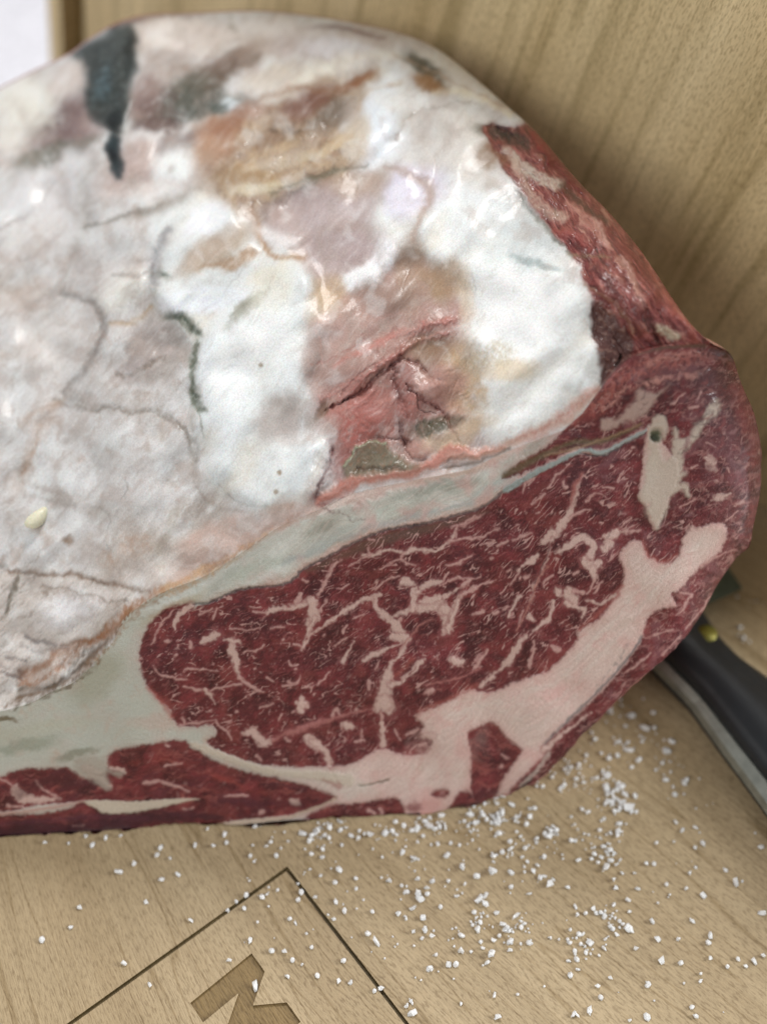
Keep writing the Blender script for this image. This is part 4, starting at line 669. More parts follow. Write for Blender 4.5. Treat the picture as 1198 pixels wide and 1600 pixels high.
for cr, pts, w in [
 ('A', [(390, 345), (325, 400), (290, 450), (290, 490)], [9, 8, 8, 4]), ('A', [(290, 370), (200, 470), (150, 590)], [1.5, 3, 1.5]), ('A', [(455, 578), (500, 550), (560, 528)], [6, 11, 13]), ('A', [(648, 565), (655, 640), (672, 700), (690, 790)], [14, 11, 10, 8]), ('A', [(600, 558), (690, 572)], [3, 8]), ('A', [(690, 790), (750, 840), (840, 885)], [7, 6, 1.5]),
 ('A', [(340, 855), (450, 870), (520, 875), (620, 845), (710, 835)], [3, 5, 4, 3, 5]), ('A', [(480, 875), (520, 910), (545, 955)], [8, 6, 2]), ('A', [(350, 760), (375, 735), (460, 745), (560, 755)], [3, 5, 3, 1.5]), ('A', [(160, 720), (200, 780), (270, 790), (300, 805), (370, 800)], [2, 3, 4, 3, 3]), ('A', [(715, 640), (740, 625), (800, 630), (845, 590)], [1.5, 3, 3, 3]),
 ('A', [(865, 390), (900, 365), (1000, 355), (1060, 330), (1080, 270)], [9, 8, 6, 9, 3]), ('A', [(1080, 340), (1150, 318), (1160, 390), (1140, 440), (1130, 540), (1085, 610)], [6, 12, 10, 14, 6, 4]), ('A', [(1130, 540), (1198, 480)], 3), ('A', [(1085, 610), (1035, 580)], 5), ('A', [(530, 430), (560, 370)], 3), ('A', [(1080, 1000), (1085, 960), (1100, 920)], [10, 14, 3]), ('A', [(1050, 950), (1110, 970)], 8),
 ('A', [(720, 1140), (780, 1130), (840, 1195), (900, 1190)], [7, 10, 14, 8]), ('A', [(1130, 1180), (1180, 1220)], 15), ('A', [(550, 1070), (600, 1120), (650, 1180)], [3, 5, 2]), ('A', [(320, 1090), (450, 1072), (550, 1060)], [3, 2, 2]), ('A', [(240, 570)], 6), ('A', [(385, 575), (390, 610)], 6), ('A', [(295, 660)], 3), ('A', [(790, 740)], 4), ('A', [(960, 570)], 4), ('A', [(1040, 745)], 5), ('A', [(870, 800), (910, 815)], 3), ('A', [(960, 850), (1060, 830)], 4), ('A', [(1110, 855), (1140, 850)], 3), ('A', [(510, 1000)], 4), ('A', [(670, 1010)], 3), ('A', [(640, 490), (720, 500), (820, 480)], 1.8), ('A', [(890, 485), (970, 470)], 2.5), ('A', [(780, 380), (860, 395)], 2.5), ('A', [(440, 405), (520, 370)], 2), ('A', [(1090, 185), (1120, 200)], 3), ('A', [(340, 1050), (350, 1080)], 5), ('A', [(820, 980), (900, 960)], 3), ('A', [(1030, 1010)], 3), ('A', [(940, 1060), (960, 1030)], 4), ('A', [(1000, 690), (1020, 720)], 3),
 ('A', [(0, 1250 - 1250 + 0)], 0),
 ('B', [(470, 345), (510, 355), (620, 315), (720, 330), (780, 310), (920, 320), (1010, 260), (1050, 190)], [7, 8, 4, 6, 7, 4, 4, 6]), ('B', [(1060, 175), (1198, 110)], 3), ('B', [(500, 250), (540, 262)], 2.5), ('B', [(500, 300), (500, 350)], [2, 5]), ('B', [(1010, 260), (1100, 245), (1198, 250)], 2.5), ('B', [(720, 330), (700, 370), (740, 400), (790, 410)], [4, 5, 5, 4]), ('B', [(640, 395), (700, 375)], 3), ('B', [(570, 440), (650, 400)], 2), ('B', [(550, 560), (600, 510), (650, 490), (690, 480)], 2),
 ('B', [(710, 520), (740, 510), (780, 535)], [9, 14, 10]), ('B', [(380, 420), (500, 350)], 2), ('B', [(330, 560), (380, 530)], 2), ('B', [(180, 600), (210, 560), (250, 480), (270, 420), (330, 380)], [3, 5, 7, 6, 2]), ('B', [(0, 675), (90, 665), (150, 640)], [5, 8, 11]), ('B', [(50, 640), (90, 590)], [7, 2]), ('B', [(150, 640), (165, 740)], [12, 14]), ('B', [(165, 740), (120, 840), (80, 940)], [8, 5, 3]), ('B', [(240, 630), (200, 700)], [2, 4]),
 ('B', [(120, 860), (230, 780), (290, 750), (350, 700), (450, 640), (540, 610), (575, 600)], [3, 4, 6, 7, 7, 9, 4]), ('B', [(540, 620), (560, 690), (620, 735), (690, 810), (740, 870)], [7, 9, 9, 13, 14]), ('B', [(650, 740), (760, 690), (860, 670), (940, 660), (990, 740), (975, 830)], [5, 10, 16, 20, 15, 12]), ('B', [(790, 570), (775, 690)], [9, 9]), ('B', [(800, 590), (870, 530), (950, 515)], [4, 9, 10]), ('B', [(950, 540), (1020, 500), (1198, 488)], 2), ('B', [(810, 640), (880, 630), (950, 610), (1030, 580), (1130, 510)], [6, 10, 8, 5, 7]),
 ('B', [(970, 690), (1030, 700), (1070, 610), (1198, 535)], [16, 11, 7, 4]), ('B', [(975, 830), (1010, 800), (1020, 700)], [12, 10, 8]), ('B', [(740, 870), (700, 970), (640, 1020)], [12, 6, 4]), ('B', [(650, 1010), (610, 1150), (600, 1250), (630, 1310)], [3, 17, 24, 26]), ('B', [(560, 1300), (600, 1270)], [14, 20]), ('B', [(640, 1160), (700, 1140), (760, 1080), (810, 1020), (850, 1000)], [9, 7, 4, 7, 3]), ('B', [(650, 860), (740, 870)], [9, 13]), ('B', [(470, 1010), (540, 965), (700, 900)], [7, 8, 1.5]), ('B', [(340, 1010), (370, 960), (410, 890)], [10, 4, 2.5]), ('B', [(290, 920), (360, 870)], 2.5), ('B', [(180, 1160), (260, 1080)], 2.5),
 ('B', [(340, 830), (370, 790)], [5, 2]), ('B', [(400, 750), (470, 720)], 2), ('B', [(350, 1410), (380, 1415)], 10), ('B', [(280, 1360), (300, 1310), (330, 1350)], 6), ('B', [(90, 1230), (80, 1310)], [5, 13]), ('B', [(500, 1130), (510, 1190)], 4), ('B', [(980, 410), (1070, 400), (1150, 345)], [2, 6, 2]), ('B', [(1020, 1000), (1060, 1020)], 9), ('B', [(1170, 1010), (1198, 975)], 4), ('B', [(870, 1200), (900, 1190)], 8), ('B', [(0, 1140), (60, 1140), (80, 1100)], 3), ('B', [(1150, 720), (1198, 700)], 4), ('B', [(40, 1065)], 5), ('B', [(700, 760)], 4), ('B', [(220, 850)], 3), ('B', [(570, 1010), (540, 1060)], 2), ('B', [(420, 1320)], 6),
 ('C', [(0, 740), (130, 725), (220, 710), (320, 660)], [5, 3, 3, 1.5]), ('C', [(20, 660), (60, 650), (50, 720)], 4), ('C', [(60, 640), (170, 590)], 3), ('C', [(0, 890), (60, 880), (150, 830)], [5, 3, 2]), ('C', [(310, 770), (370, 735)], 5), ('C', [(400, 740), (480, 700), (520, 690)], 2.5), ('C', [(620, 410), (680, 330), (750, 265)], [3, 4, 2]), ('C', [(715, 370), (735, 400)], 7), ('C', [(510, 1130), (540, 1010), (600, 900), (640, 770), (690, 660), (760, 560), (800, 420), (840, 330)], [3, 4, 3, 4, 12, 10, 3, 1.5]),
 ('C', [(640, 690), (600, 740)], [12, 9]), ('C', [(760, 600), (820, 560), (890, 540)], [5, 4, 3]), ('C', [(440, 930), (480, 880), (530, 850), (560, 820)], [3, 6, 9, 3]), ('C', [(390, 1010), (440, 940)], 2), ('C', [(670, 815), (740, 780), (790, 735), (850, 720), (905, 770), (880, 830), (850, 870)], [5, 9, 9, 9, 10, 12, 16]), ('C', [(850, 870), (900, 900), (950, 875)], [14, 15, 14]), ('C', [(900, 920), (920, 990)], [10, 5]), ('C', [(990, 780), (1030, 700), (1100, 680), (1198, 670)], [6, 10, 4, 5]), ('C', [(990, 715), (1050, 695)], 11), ('C', [(1040, 680), (1140, 590)], [4, 2]), ('C', [(600, 1030), (595, 990), (650, 960)], [4, 4, 3]), ('C', [(680, 1050), (690, 1070)], 9), ('C', [(750, 1070), (770, 1110)], [18, 20]), ('C', [(790, 1050), (840, 1060)], 7), ('C', [(740, 1130), (810, 1160), (850, 1175), (830, 1215)], [10, 6, 6, 5]), ('C', [(870, 1110), (950, 1130), (1040, 1080)], [6, 5, 9]),
 ('C', [(650, 1120), (640, 1200), (600, 1250), (530, 1300)], [7, 8, 8, 4]), ('C', [(450, 1080), (400, 1150), (380, 1210)], [8, 5, 9]), ('C', [(505, 1210), (525, 1230)], 8), ('C', [(440, 1260), (460, 1180)], 2.5), ('C', [(480, 1330), (430, 1400), (370, 1517)], [9, 9, 10]), ('C', [(80, 1080), (40, 1180), (0, 1300)], [6, 6, 9]), ('C', [(80, 1080), (160, 1040), (220, 1005), (300, 990)], [5, 6, 4, 2]), ('C', [(90, 1020), (130, 980)], 7), ('C', [(175, 1190), (220, 1180)], 6), ('C', [(280, 1190), (310, 1185)], 5), ('C', [(340, 1170), (380, 1150)], 2.5), ('C', [(240, 1410), (180, 1510)], 5), ('C', [(30, 1470), (60, 1475)], 7), ('C', [(870, 470), (930, 440), (990, 470)], 2), ('C', [(970, 400), (1030, 410)], 2), ('C', [(550, 570)], 4), ('C', [(430, 640)], 3), ('C', [(380, 930)], 4), ('C', [(270, 850)], 5), ('C', [(480, 970), (500, 965)], 7), ('C', [(910, 1060), (960, 1000)], 4), ('C', [(1000, 870), (1030, 830)], 3), ('C', [(650, 1400), (690, 1425)], 7), ('C', [(790, 940)], 7), ('C', [(860, 490), (900, 460)], 2), ('C', [(480, 380), (470, 440)], 2), ('C', [(520, 510), (600, 450)], 3), ('C', [(540, 1360), (520, 1430)], 3), ('C', [(0, 990), (60, 965), (90, 980)], 3), ('C', [(1150, 160)], 4), ('C', [(1110, 400)], 4),
 ('D', [(650, 980), (690, 960)], 4), ('D', [(780, 900), (800, 980)], [10, 14]), ('D', [(740, 900), (800, 930)], [3, 12]), ('D', [(800, 1215), (870, 1190), (920, 1165)], [5, 9, 4]), ('D', [(700, 470), (720, 430)], 4), ('D', [(640, 540), (700, 530)], 5), ('D', [(620, 390), (660, 380)], 3), ('D', [(900, 1360), (990, 1300)], 2.5), ('D', [(560, 1260), (680, 1210)], 2.5), ('D', [(980, 1240), (1020, 1230)], 6), ('D', [(1030, 980), (1060, 950)], 4), ('D', [(880, 730)], 5), ('D', [(60, 1480), (110, 1450)], 13), ('D', [(180, 1450), (280, 1430)], 4), ('D', [(820, 1080)], 4), ('D', [(760, 800), (810, 830)], 5), ('D', [(500, 520), (600, 440)], 3), ('D', [(910, 980), (920, 1010)], 3), ('D', [(20, 1560), (60, 1530)], 12),
 ('E', [(600, 130), (640, 135)], 9), ('E', [(390, 140), (350, 200), (280, 260)], [9, 3, 6]), ('E', [(800, 60), (720, 190)], [4, 4]), ('E', [(430, 330), (460, 310)], 7), ('E', [(1010, 0), (960, 100), (870, 190), (760, 290)], [9, 9, 6, 9]), ('E', [(140, 470), (150, 560)], 6), ('E', [(300, 590), (370, 560)], 4), ('E', [(380, 600), (450, 600)], [5, 9]), ('E', [(230, 560), (260, 620)], 3), ('E', [(380, 660), (420, 650)], 3), ('E', [(890, 720), (930, 740)], 4), ('E', [(885, 795), (890, 790)], 6), ('E', [(20, 560), (20, 640)], 4), ('E', [(1060, 160), (1100, 60)], [7, 3]), ('E', [(60, 1060), (100, 1090)], 6), ('E', [(140, 1060), (150, 1100)], 5),
 ('F', [(120, 0 + 260), (120, 259)], 0), ('F', [(670, 370), (740, 365), (820, 385), (890, 412)], [6, 5, 5, 2]), ('F', [(770, 290), (850, 275)], 5), ('F', [(520, 300), (580, 315)], [5, 8]), ('F', [(410, 320), (480, 360), (520, 390)], [6, 8, 3]), ('F', [(400, 300), (470, 320)], [9, 7]), ('F', [(70, 390), (90, 430), (170, 450), (280, 440)], [12, 16, 9, 3]), ('F', [(170, 360), (200, 400), (260, 430)], [3, 4, 6]), ('F', [(0, 350), (60, 380)], 3), ('F', [(1060, 430), (1160, 430)], 4), ('F', [(340, 575), (390, 570)], 3), ('F', [(860, 495), (900, 490)], 5), ('F', [(30, 480), (110, 480)], 4), ('F', [(780, 190), (790, 195)], 5),
 ('G', [(350, 400), (370, 405)], 9), ('G', [(180, 455), (200, 450)], 6), ('G', [(440, 90), (500, 130), (540, 220)], [8, 10, 8]), ('G', [(660, 100), (710, 90)], 5), ('G', [(620, 15), (640, 20)], 9), ('G', [(0, 370), (60, 365), (120, 368)], [3, 5, 2]), ('G', [(800, 0), (800, 110)], [7, 9]), ('G', [(160, 160), (190, 190)], 4), ('G', [(790, 440), (800, 470)], 4), ('G', [(310, 80), (330, 90)], 4),
 ('H', [(900, 230), (960, 235), (920, 300), (880, 350)], [3, 4, 3, 3]), ('H', [(600, 660), (680, 600), (740, 550)], [2, 4, 2]), ('H', [(170, 1070), (300, 960), (420, 870)], [9, 5, 2.5]), ('H', [(1010, 80), (1120, 20), (1190, 0)], [2, 3, 2]), ('H', [(760, 450), (860, 420)], 3), ('H', [(30, 430 - 430), (30, 1)], 0), ('H', [(930, 420), (1060, 250)], 2), ('H', [(800, 560), (900, 460)], 2), ('H', [(440, 160), (400, 230)], 3)]:
    w0 = max(w) if isinstance(w, list) else w
    if w0 > 0: V(cr, pts, w, fatw if w0 > 7 else fat)
# pinkish sinew seams
V('B', [(0, 1460), (200, 1400), (350, 1350), (520, 1310)], [9, 8, 5, 4], (166, 108, 104), .8); V('A', [(900, 1190), (1000, 1140), (1198, 1070)], [6, 8, 9], (166, 108, 104), .8); V('B', [(1198, 1060), (1050, 1120), (850, 1160)], 2, (170, 112, 106), .8); V('B', [(700, 940 - 0), (820, 790), (900, 750)], [0, 3, 2], (166, 112, 104), .7); V('C', [(620, 900), (560, 980), (520, 1100), (430, 1300)], [2, 3, 2, 4], (176, 124, 112), .7); V('C', [(640, 760), (600, 880), (540, 1000)], 2, (64, 34, 34), .7); V('C', [(830, 320), (780, 430), (770, 520)], [8, 7, 5], (160, 96, 88), .7)
# the branching fat at the right, with its hole
def PC(cr, pts): ox, oy, sc = CROP[cr]; return [(ox + x / sc, oy + y / sc) for x, y in pts]
poly(PC('D', [(320, 700), (370, 610), (440, 590), (475, 640), (470, 720), (425, 790), (420, 860), (450, 930), (490, 930), (515, 860), (520, 780), (515, 690), (545, 680), (560, 750), (600, 770), (700, 670), (750, 550), (830, 475), (862, 560), (770, 660), (660, 790), (595, 860), (600, 960), (612, 1040), (560, 1090), (610, 1100), (635, 1180), (600, 1180), (570, 1130), (485, 1190), (460, 1300), (425, 1420), (385, 1425), (335, 1300), (345, 1210), (270, 1215), (300, 1100), (320, 900), (335, 780)]), (194, 178, 164), .92, 4.5, .35, 'a'); blob(1020, 750, 16, 60, 5, (204, 192, 178), .6, .1, 'a', patch); line([(1060, 700), (1090, 670), (1112, 640)], [8, 10, 14], (196, 182, 170), .5, 5, 0, 'a')
blob(1024, 680, 11, 11, 0, (96, 100, 78), .95, -1.6, 'c'); blob(1022, 683, 7, 7, 0, (50, 56, 42), .7, -.8, 'c')
poly(PC('D', [(90, 610), (110, 640), (200, 560), (270, 430), (330, 420), (400, 420), (530, 355), (400, 450), (330, 560), (210, 640), (80, 700), (0, 700), (0, 640)]), (178, 152, 142), .88, 5, .3, 'a')
line([(786, 744), (812, 730), (835, 718), (862, 705), (900, 690), (940, 690), (1000, 664)], [8, 12, 10, 8, 7, 8, 5], (96, 86, 60), .75, 4, -.4, 'c'); line([(850, 712), (900, 700), (960, 680), (1005, 660)], 3, (150, 122, 96), .8, 2, .2)
line([(790, 766), (830, 742), (870, 722), (912, 703), (940, 708), (975, 690), (1010, 672)], [10, 9, 7, 6, 8, 6, 5], (150, 160, 158), .95, 2, .5, 'c'); line([(905, 708), (940, 713), (975, 695), (1008, 677)], 2, (70, 74, 80), .7, 1.5, -.5)
# reddish band of lean under the outer edge
line([(900, 655), (930, 635), (960, 600), (1000, 575), (1060, 560), (1110, 560)], [12, 26, 30, 30, 26, 16], (172, 100, 92), .7, 10, .3, 'a', np.clip(.6 + 1.5 * n_hi, 0, 1)); line([(940, 640), (985, 608), (1040, 590), (1095, 585)], [4, 8, 8, 4], (204, 150, 138), .7, 4, .2, 'a', patch2); line([(1010, 570), (1060, 552), (1110, 556)], 7, (200, 150, 138), .6, 4, .2, 'a', patch2); line([(990, 552), (1040, 542), (1100, 540)], 6, (100, 82, 66), .7, 3, 0)
line([(1040, 610), (1080, 600), (1120, 590)], 16, (92, 46, 48), .5, 8, 0, 'a')
line([(1150, 620), (1172, 680), (1176, 720)], 16, (140, 56, 58), .55, 8, .5, 'a', patch)
# white fat crescent and lines in the lower strip
poly([(132, 1252), (170, 1251), (207, 1253), (267, 1249), (312, 1248), (274, 1256), (247, 1264), (200, 1271), (167, 1272), (146, 1262)], (196, 182, 164), .95, 2, .4)
line([(-30, 1275), (0, 1272), (60, 1266), (132, 1252)], [5, 5, 5, 4], (180, 146, 136), .9, 2, .2); line([(-100, 1315), (0, 1308), (120, 1300), (200, 1293)], 5, (120, 110, 112), .6, 3)
poly([(120, 1185), (165, 1180), (170, 1202), (196, 1206), (190, 1214), (165, 1208), (176, 1228), (156, 1226), (140, 1216), (116, 1206)], (168, 158, 146), .8, 5, .2, 'a')
line([(345, 1291), (400, 1284), (445, 1279), (473, 1270), (505, 1258), (523, 1249)], [9, 9, 6, 5, 3, 4], (190, 168, 148), .9, 2.5, .3); line([(490, 1276), (450, 1290), (420, 1295)], 6, (96, 50, 52), .7, 3)
line([(545, 1220), (500, 1212), (440, 1208), (400, 1200), (350, 1182), (318, 1170), (300, 1162)], [18, 14, 10, 10, 10, 12, 6], (194, 180, 164), .9, 3, .3, 'c')
line([(560, 1228), (580, 1226), (605, 1219)], [2, 3, 4], (104, 96, 78), .8, 1.8, -.7); line([(505, 1218), (530, 1230), (528, 1222)], [3, 8, 4], (152, 92, 84), .6, 4)
line([(879, 1133), (918, 1096), (953, 1060), (985, 1022), (1002, 995)], 4, (84, 92, 96), .75, 2.5, -.6); line([(850, 1163), (876, 1136)], 4, (96, 102, 104), .6, 2.5, -.4)
line([(795, 1246), (815, 1232), (830, 1215)], [8, 7, 4], (40, 38, 42), .85, 3, -.5); line([(702, 1266), (720, 1262), (745, 1258)], 8, (52, 30, 34), .8, 4, -.4); line([(812, 1228), (838, 1205), (858, 1176)], [3, 6, 4], (196, 184, 172), .6, 3)
blob(700, 1160, 60, 40, 0, (190, 158, 150), .5, 0, 'b', patch); blob(670, 1262, 28, 16, 0, (200, 150, 142), .8, 0, 'a'); blob(646, 1258, 14, 9, 0, (120, 60, 60), .8, 0, 'a')
for p in [([(800, 1130), (880, 1085), (960, 1000), (1040, 900), (1100, 840)], 3), ([(780, 1110), (860, 1070), (930, 1000), (1000, 920)], 2.5), ([(830, 1140), (900, 1090)], 3), ([(700, 1120), (760, 1100), (840, 1080)], 2.5)]: line(p[0], p[1] * 2, (206, 190, 180), .5, 3, .15, 'a')
line([(840, 1120), (920, 1060), (1000, 960)], 30, (196, 158, 150), .35, 18, 0, 'b', patch)
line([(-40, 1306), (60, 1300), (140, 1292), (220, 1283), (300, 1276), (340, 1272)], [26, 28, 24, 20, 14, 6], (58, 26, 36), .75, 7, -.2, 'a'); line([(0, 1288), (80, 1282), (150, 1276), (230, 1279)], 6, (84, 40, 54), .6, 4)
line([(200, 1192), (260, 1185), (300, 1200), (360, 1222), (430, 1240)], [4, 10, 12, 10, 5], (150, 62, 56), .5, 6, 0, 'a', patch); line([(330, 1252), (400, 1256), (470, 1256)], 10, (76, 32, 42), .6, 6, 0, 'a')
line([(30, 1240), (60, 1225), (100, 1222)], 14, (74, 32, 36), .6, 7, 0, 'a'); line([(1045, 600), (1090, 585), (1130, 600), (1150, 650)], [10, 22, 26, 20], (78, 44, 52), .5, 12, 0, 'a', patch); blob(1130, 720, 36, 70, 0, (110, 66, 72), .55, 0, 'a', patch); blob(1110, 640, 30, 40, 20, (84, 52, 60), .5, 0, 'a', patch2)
for p, w_, c_ in [([(985, 1005), (960, 1040), (930, 1075)], 3, (120, 112, 110)), ([(760, 1100), (800, 1088), (850, 1062)], 3, (214, 196, 186)), ([(690, 1185), (700, 1215), (690, 1240)], 8, (190, 146, 140)), ([(660, 1190), (640, 1230), (650, 1262)], 9, (196, 152, 144)), ([(600, 1200), (560, 1206), (530, 1210)], 4, (214, 196, 184)), ([(1060, 895), (1000, 930), (960, 975)], 5, (210, 176, 168)), ([(1090, 850), (1050, 900), (1020, 930)], 4, (218, 202, 194))]: line(p, w_, c_, .55, w_ * .6, 0, 'a', patch2, rough=2)
for _ in range(70):
    t_ = rng.random(); bx_ = 640 + 470 * t_ + rng.normal(0, 14); by_ = 1150 - 300 * t_ ** 1.15 + rng.normal(0, 26); line([(bx_, by_), (bx_ + 9 + 14 * rng.random(), by_ - 6 - 12 * rng.random())], 1.2 + rng.random(), (196, 140, 134) if rng.random() < .6 else (222, 206, 198), .45, 1.6, 0, 'a', (1 - muscle))
for _ in range(520):
    bx_, by_ = rng.uniform(225, 1180), rng.uniform(560, 1290); an = math.radians(-44 + rng.normal(0, 16)); L_ = rng.gamma(1.6, 2.6) + 1; w_ = .5 + rng.gamma(1.3, .6)
    m_ = muscle[int(by_ - Y0), int(bx_ - X0)]
    if m_ > .9: line([(bx_, by_), (bx_ + L_ * .5 * math.cos(an + .3), by_ + L_ * .5 * math.sin(an + .3)), (bx_ + L_ * math.cos(an), by_ + L_ * math.sin(an))], [w_ * .5, w_, w_ * .3], (188, 146, 140), rng.uniform(.25, .65), 2.0, .05, 'c', muscle)
for _ in range(260):
    bx_, by_ = rng.uniform(940, 1180), rng.uniform(575, 860); an = math.radians(-50 + rng.normal(0, 22)); L_ = rng.gamma(2, 5) + 3; w_ = 1 + rng.gamma(1.5, 1.2)
    if muscle[int(by_ - Y0), int(bx_ - X0)] > .9: line([(bx_, by_), (bx_ + L_ * .5 * math.cos(an + .3), by_ + L_ * .5 * math.sin(an + .3)), (bx_ + L_ * math.cos(an), by_ + L_ * math.sin(an))], [w_ * .5, w_, w_ * .3], [(58, 26, 32), (150, 108, 110), (136, 74, 74), (70, 36, 46)][rng.integers(4)], rng.uniform(.3, .65), 2.2, 0, 'd', muscle)
face_gain = 1.05
C[:] = C * face_gain
cut_lab = lab
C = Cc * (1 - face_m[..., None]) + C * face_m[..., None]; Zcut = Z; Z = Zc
for pts, w, col, al in [([(20, 1108), (60, 1092), (105, 1072), (145, 1042), (170, 1008)], [5, 9, 9, 8, 4], (92, 72, 52), .7), ([(150, 1034), (180, 1000), (215, 958), (255, 925)], [4, 6, 7, 5], (150, 104, 66), .6), ([(255, 928), (310, 904), (370, 870)], [6, 7, 4], (188, 150, 112), .6), ([(60, 1075), (100, 1058), (130, 1034)], 5, (74, 60, 48), .6), ([(500, 792), (540, 806), (570, 812)], 2.5, (110, 78, 74), .7), ([(430, 828), (470, 812), (500, 800)], 8, (196, 168, 156), .6)]:
    line(pts, w, col, al, 3, 0, 'a', .25 + .75 * patch2, rough=3)
C = np.clip(C * (1 + .07 * n_fine[..., None]), .004, .90)

# ================================================================== ROAST GEOMETRY
ct = on_z(0, 1313)[:2]; cr_ = on_z(700, 1270)[:2]; cdir = unit(cr_ - ct); cn = np.array([cdir[1], -cdir[0]])
LEAN = math.tan(math.radians(22))
if cn[1] > 0: cn = -cn                              # towards the camera
N3 = np.array([cn[0], cn[1], LEAN]); N3 /= np.linalg.norm(N3)      # outward normal of the cut plane
P3 = np.array([ct[0], ct[1], 0.0])
def plane_depth(px, py):
    r = ray(px, py); return ((P3 - CAM) @ N3) / (r @ N3)
def arc(pts, n=None):
    P = np.array(smooth_pts(pts, 6)); d = np.r_[0, np.cumsum(np.hypot(*np.diff(P, axis=0).T))]; return P, d
def curve(pts, keys, ks, s):
    """point on the polyline at s; keys = points of the curve that go with parameters ks"""
    P, d = arc(pts); kd = [d[np.argmin(np.hypot(P[:, 0] - k[0], P[:, 1] - k[1]))] for k in keys]
    kd[0], kd[-1] = 0, d[-1]
    t = np.interp(s, ks, kd); return np.stack([np.interp(t, d, P[:, 0]), np.interp(t, d, P[:, 1])], -1), t
S_ = [(-400, 440), (-300, 330), (-200, 255), (-80, 178), (0, 138), (60, 108), (110, 84), (140, 62), (180, 38), (230, 24), (300, 21), (400, 17), (480, 24), (560, 37), (620, 50), (680, 74), (740, 120), (800, 172), (835, 203), (870, 243), (910, 290), (950, 330), (1000, 390), (1050, 465), (1095, 530), (1120, 540), (1138, 550), (1146, 562)]
S_z = [.04, .06, .08, .10, .108, .112, .118, .122, .126, .128, .130, .133, .135, .137, .138, .138, .138, .138, .138, .138, .138, .138, .138, .138, .138, .138, .138, .138]
ks = [0, .19, .31, .47, .62, .80, .94, 1]
E_keys = [(-400, 1230), (0, 1112), (251, 927), (503, 794), (733, 733), (937, 609), (1098, 537), (1146, 562)]
B_keys = [(-400, 1345), (0, 1313), (230, 1295), (572, 1284), (835, 1222), (1063, 1006), (1179, 790), (1146, 562)]
S_keys = [(-400, 440), (0, 138), (180, 38), (400, 17), (640, 57), (835, 203), (1060, 480), (1146, 562)]
NS = 1180
s_in = np.linspace(0, 1, 4001); dens = np.where(s_in < .17, .35, 1.0); cum = np.r_[0, np.cumsum(dens[:-1])]; sv_ = np.interp(np.linspace(0, cum[-1], NS), cum, s_in)
Ec, _ = curve(E_, E_keys, ks, sv_); Bc, _ = curve(B_, B_keys, ks, sv_); Sc, st = curve(S_, S_keys, ks, sv_)
_j = perlin(Bc[:, 0].astype(np.float32) / 23, np.zeros(len(Bc), np.float32) + .5, 701) * 5 + perlin(Bc[:, 0].astype(np.float32) / 8, np.zeros(len(Bc), np.float32) + .5, 702) * 2.2
Bc[:, 1] += _j * (Bc[:, 1] > 1000) * sm(0, .05, 1 - sv_)
P_, d_ = arc(S_); zk = [d_[np.argmin(np.hypot(P_[:, 0] - p[0], P_[:, 1] - p[1]))] for p in S_]
zS = np.interp(st, zk, S_z)
dE = plane_depth(Ec[:, 0], Ec[:, 1]); rS = ray(Sc[:, 0], Sc[:, 1]); dS = (H_CAM - zS) / -rS[:, 2]
dS[-1] = dE[-1]
fade = sm(.93, 1.0, sv_); dS = np.maximum(dS, dE + .002 * (1 - fade)) * (1 - fade * 0) ; dS = dE + (dS - dE) * np.minimum(1, 1)
print('dE', dE[::200], 'dS', dS[::200])
def samp(A, x, y):
    x = np.clip(x - X0, 0, CW - 1.01); y = np.clip(y - Y0, 0, CH - 1.01); xi = x.astype(int); yi = y.astype(int); fx = x - xi; fy = y - yi
    if A.ndim == 3: fx = fx[..., None]; fy = fy[..., None]
    return A[yi, xi] * (1 - fx) * (1 - fy) + A[yi, xi + 1] * fx * (1 - fy) + A[yi + 1, xi] * (1 - fx) * fy + A[yi + 1, xi + 1] * fx * fy
def normals_of(P):
    du = np.gradient(P, axis=0); dv = np.gradient(P, axis=1); n = np.cross(du, dv); n /= np.linalg.norm(n, axis=-1, keepdims=True) + 1e-12
    tc = CAM - P; flip = (n * tc).sum(-1, keepdims=True) < 0; return np.where(flip, -n, n)
# outer surface
NT_ = 560
th = np.linspace(0, 1, NT_) ** 1.0 * (math.pi / 2); prog = np.sin(th); AMIX = .62
dprog = AMIX * np.sin(th) + (1 - AMIX) * (1 - np.cos(th))
px = Ec[:, None, 0] + (Sc - Ec)[:, None, 0] * prog; py = Ec[:, None, 1] + (Sc - Ec)[:, None, 1] * prog
dep = dE[:, None] + (dS - dE)[:, None] * dprog
bul = .012 * np.sin(math.pi * prog) * sm(0, .15, 1 - sv_)[:, None]                  # gentle swelling of the slab
zrel = samp(Z, px, py); edge_f = sm(0, .03, prog) * sm(1.0, .9, prog)
dep_o = dep - bul - zrel * .0013 * edge_f
PO = CAM + ray(px, py) * dep_o[..., None]; PO[..., 2] = np.maximum(PO[..., 2], .004)
# cut face
NC = 520
tc_ = np.linspace(0, 1, NC); cx_ = Ec[:, None, 0] + (Bc - Ec)[:, None, 0] * tc_; cy_ = Ec[:, None, 1] + (Bc - Ec)[:, None, 1] * tc_
dc = plane_depth(cx_, cy_); colL = np.hypot(*(Bc - Ec).T)[:, None]
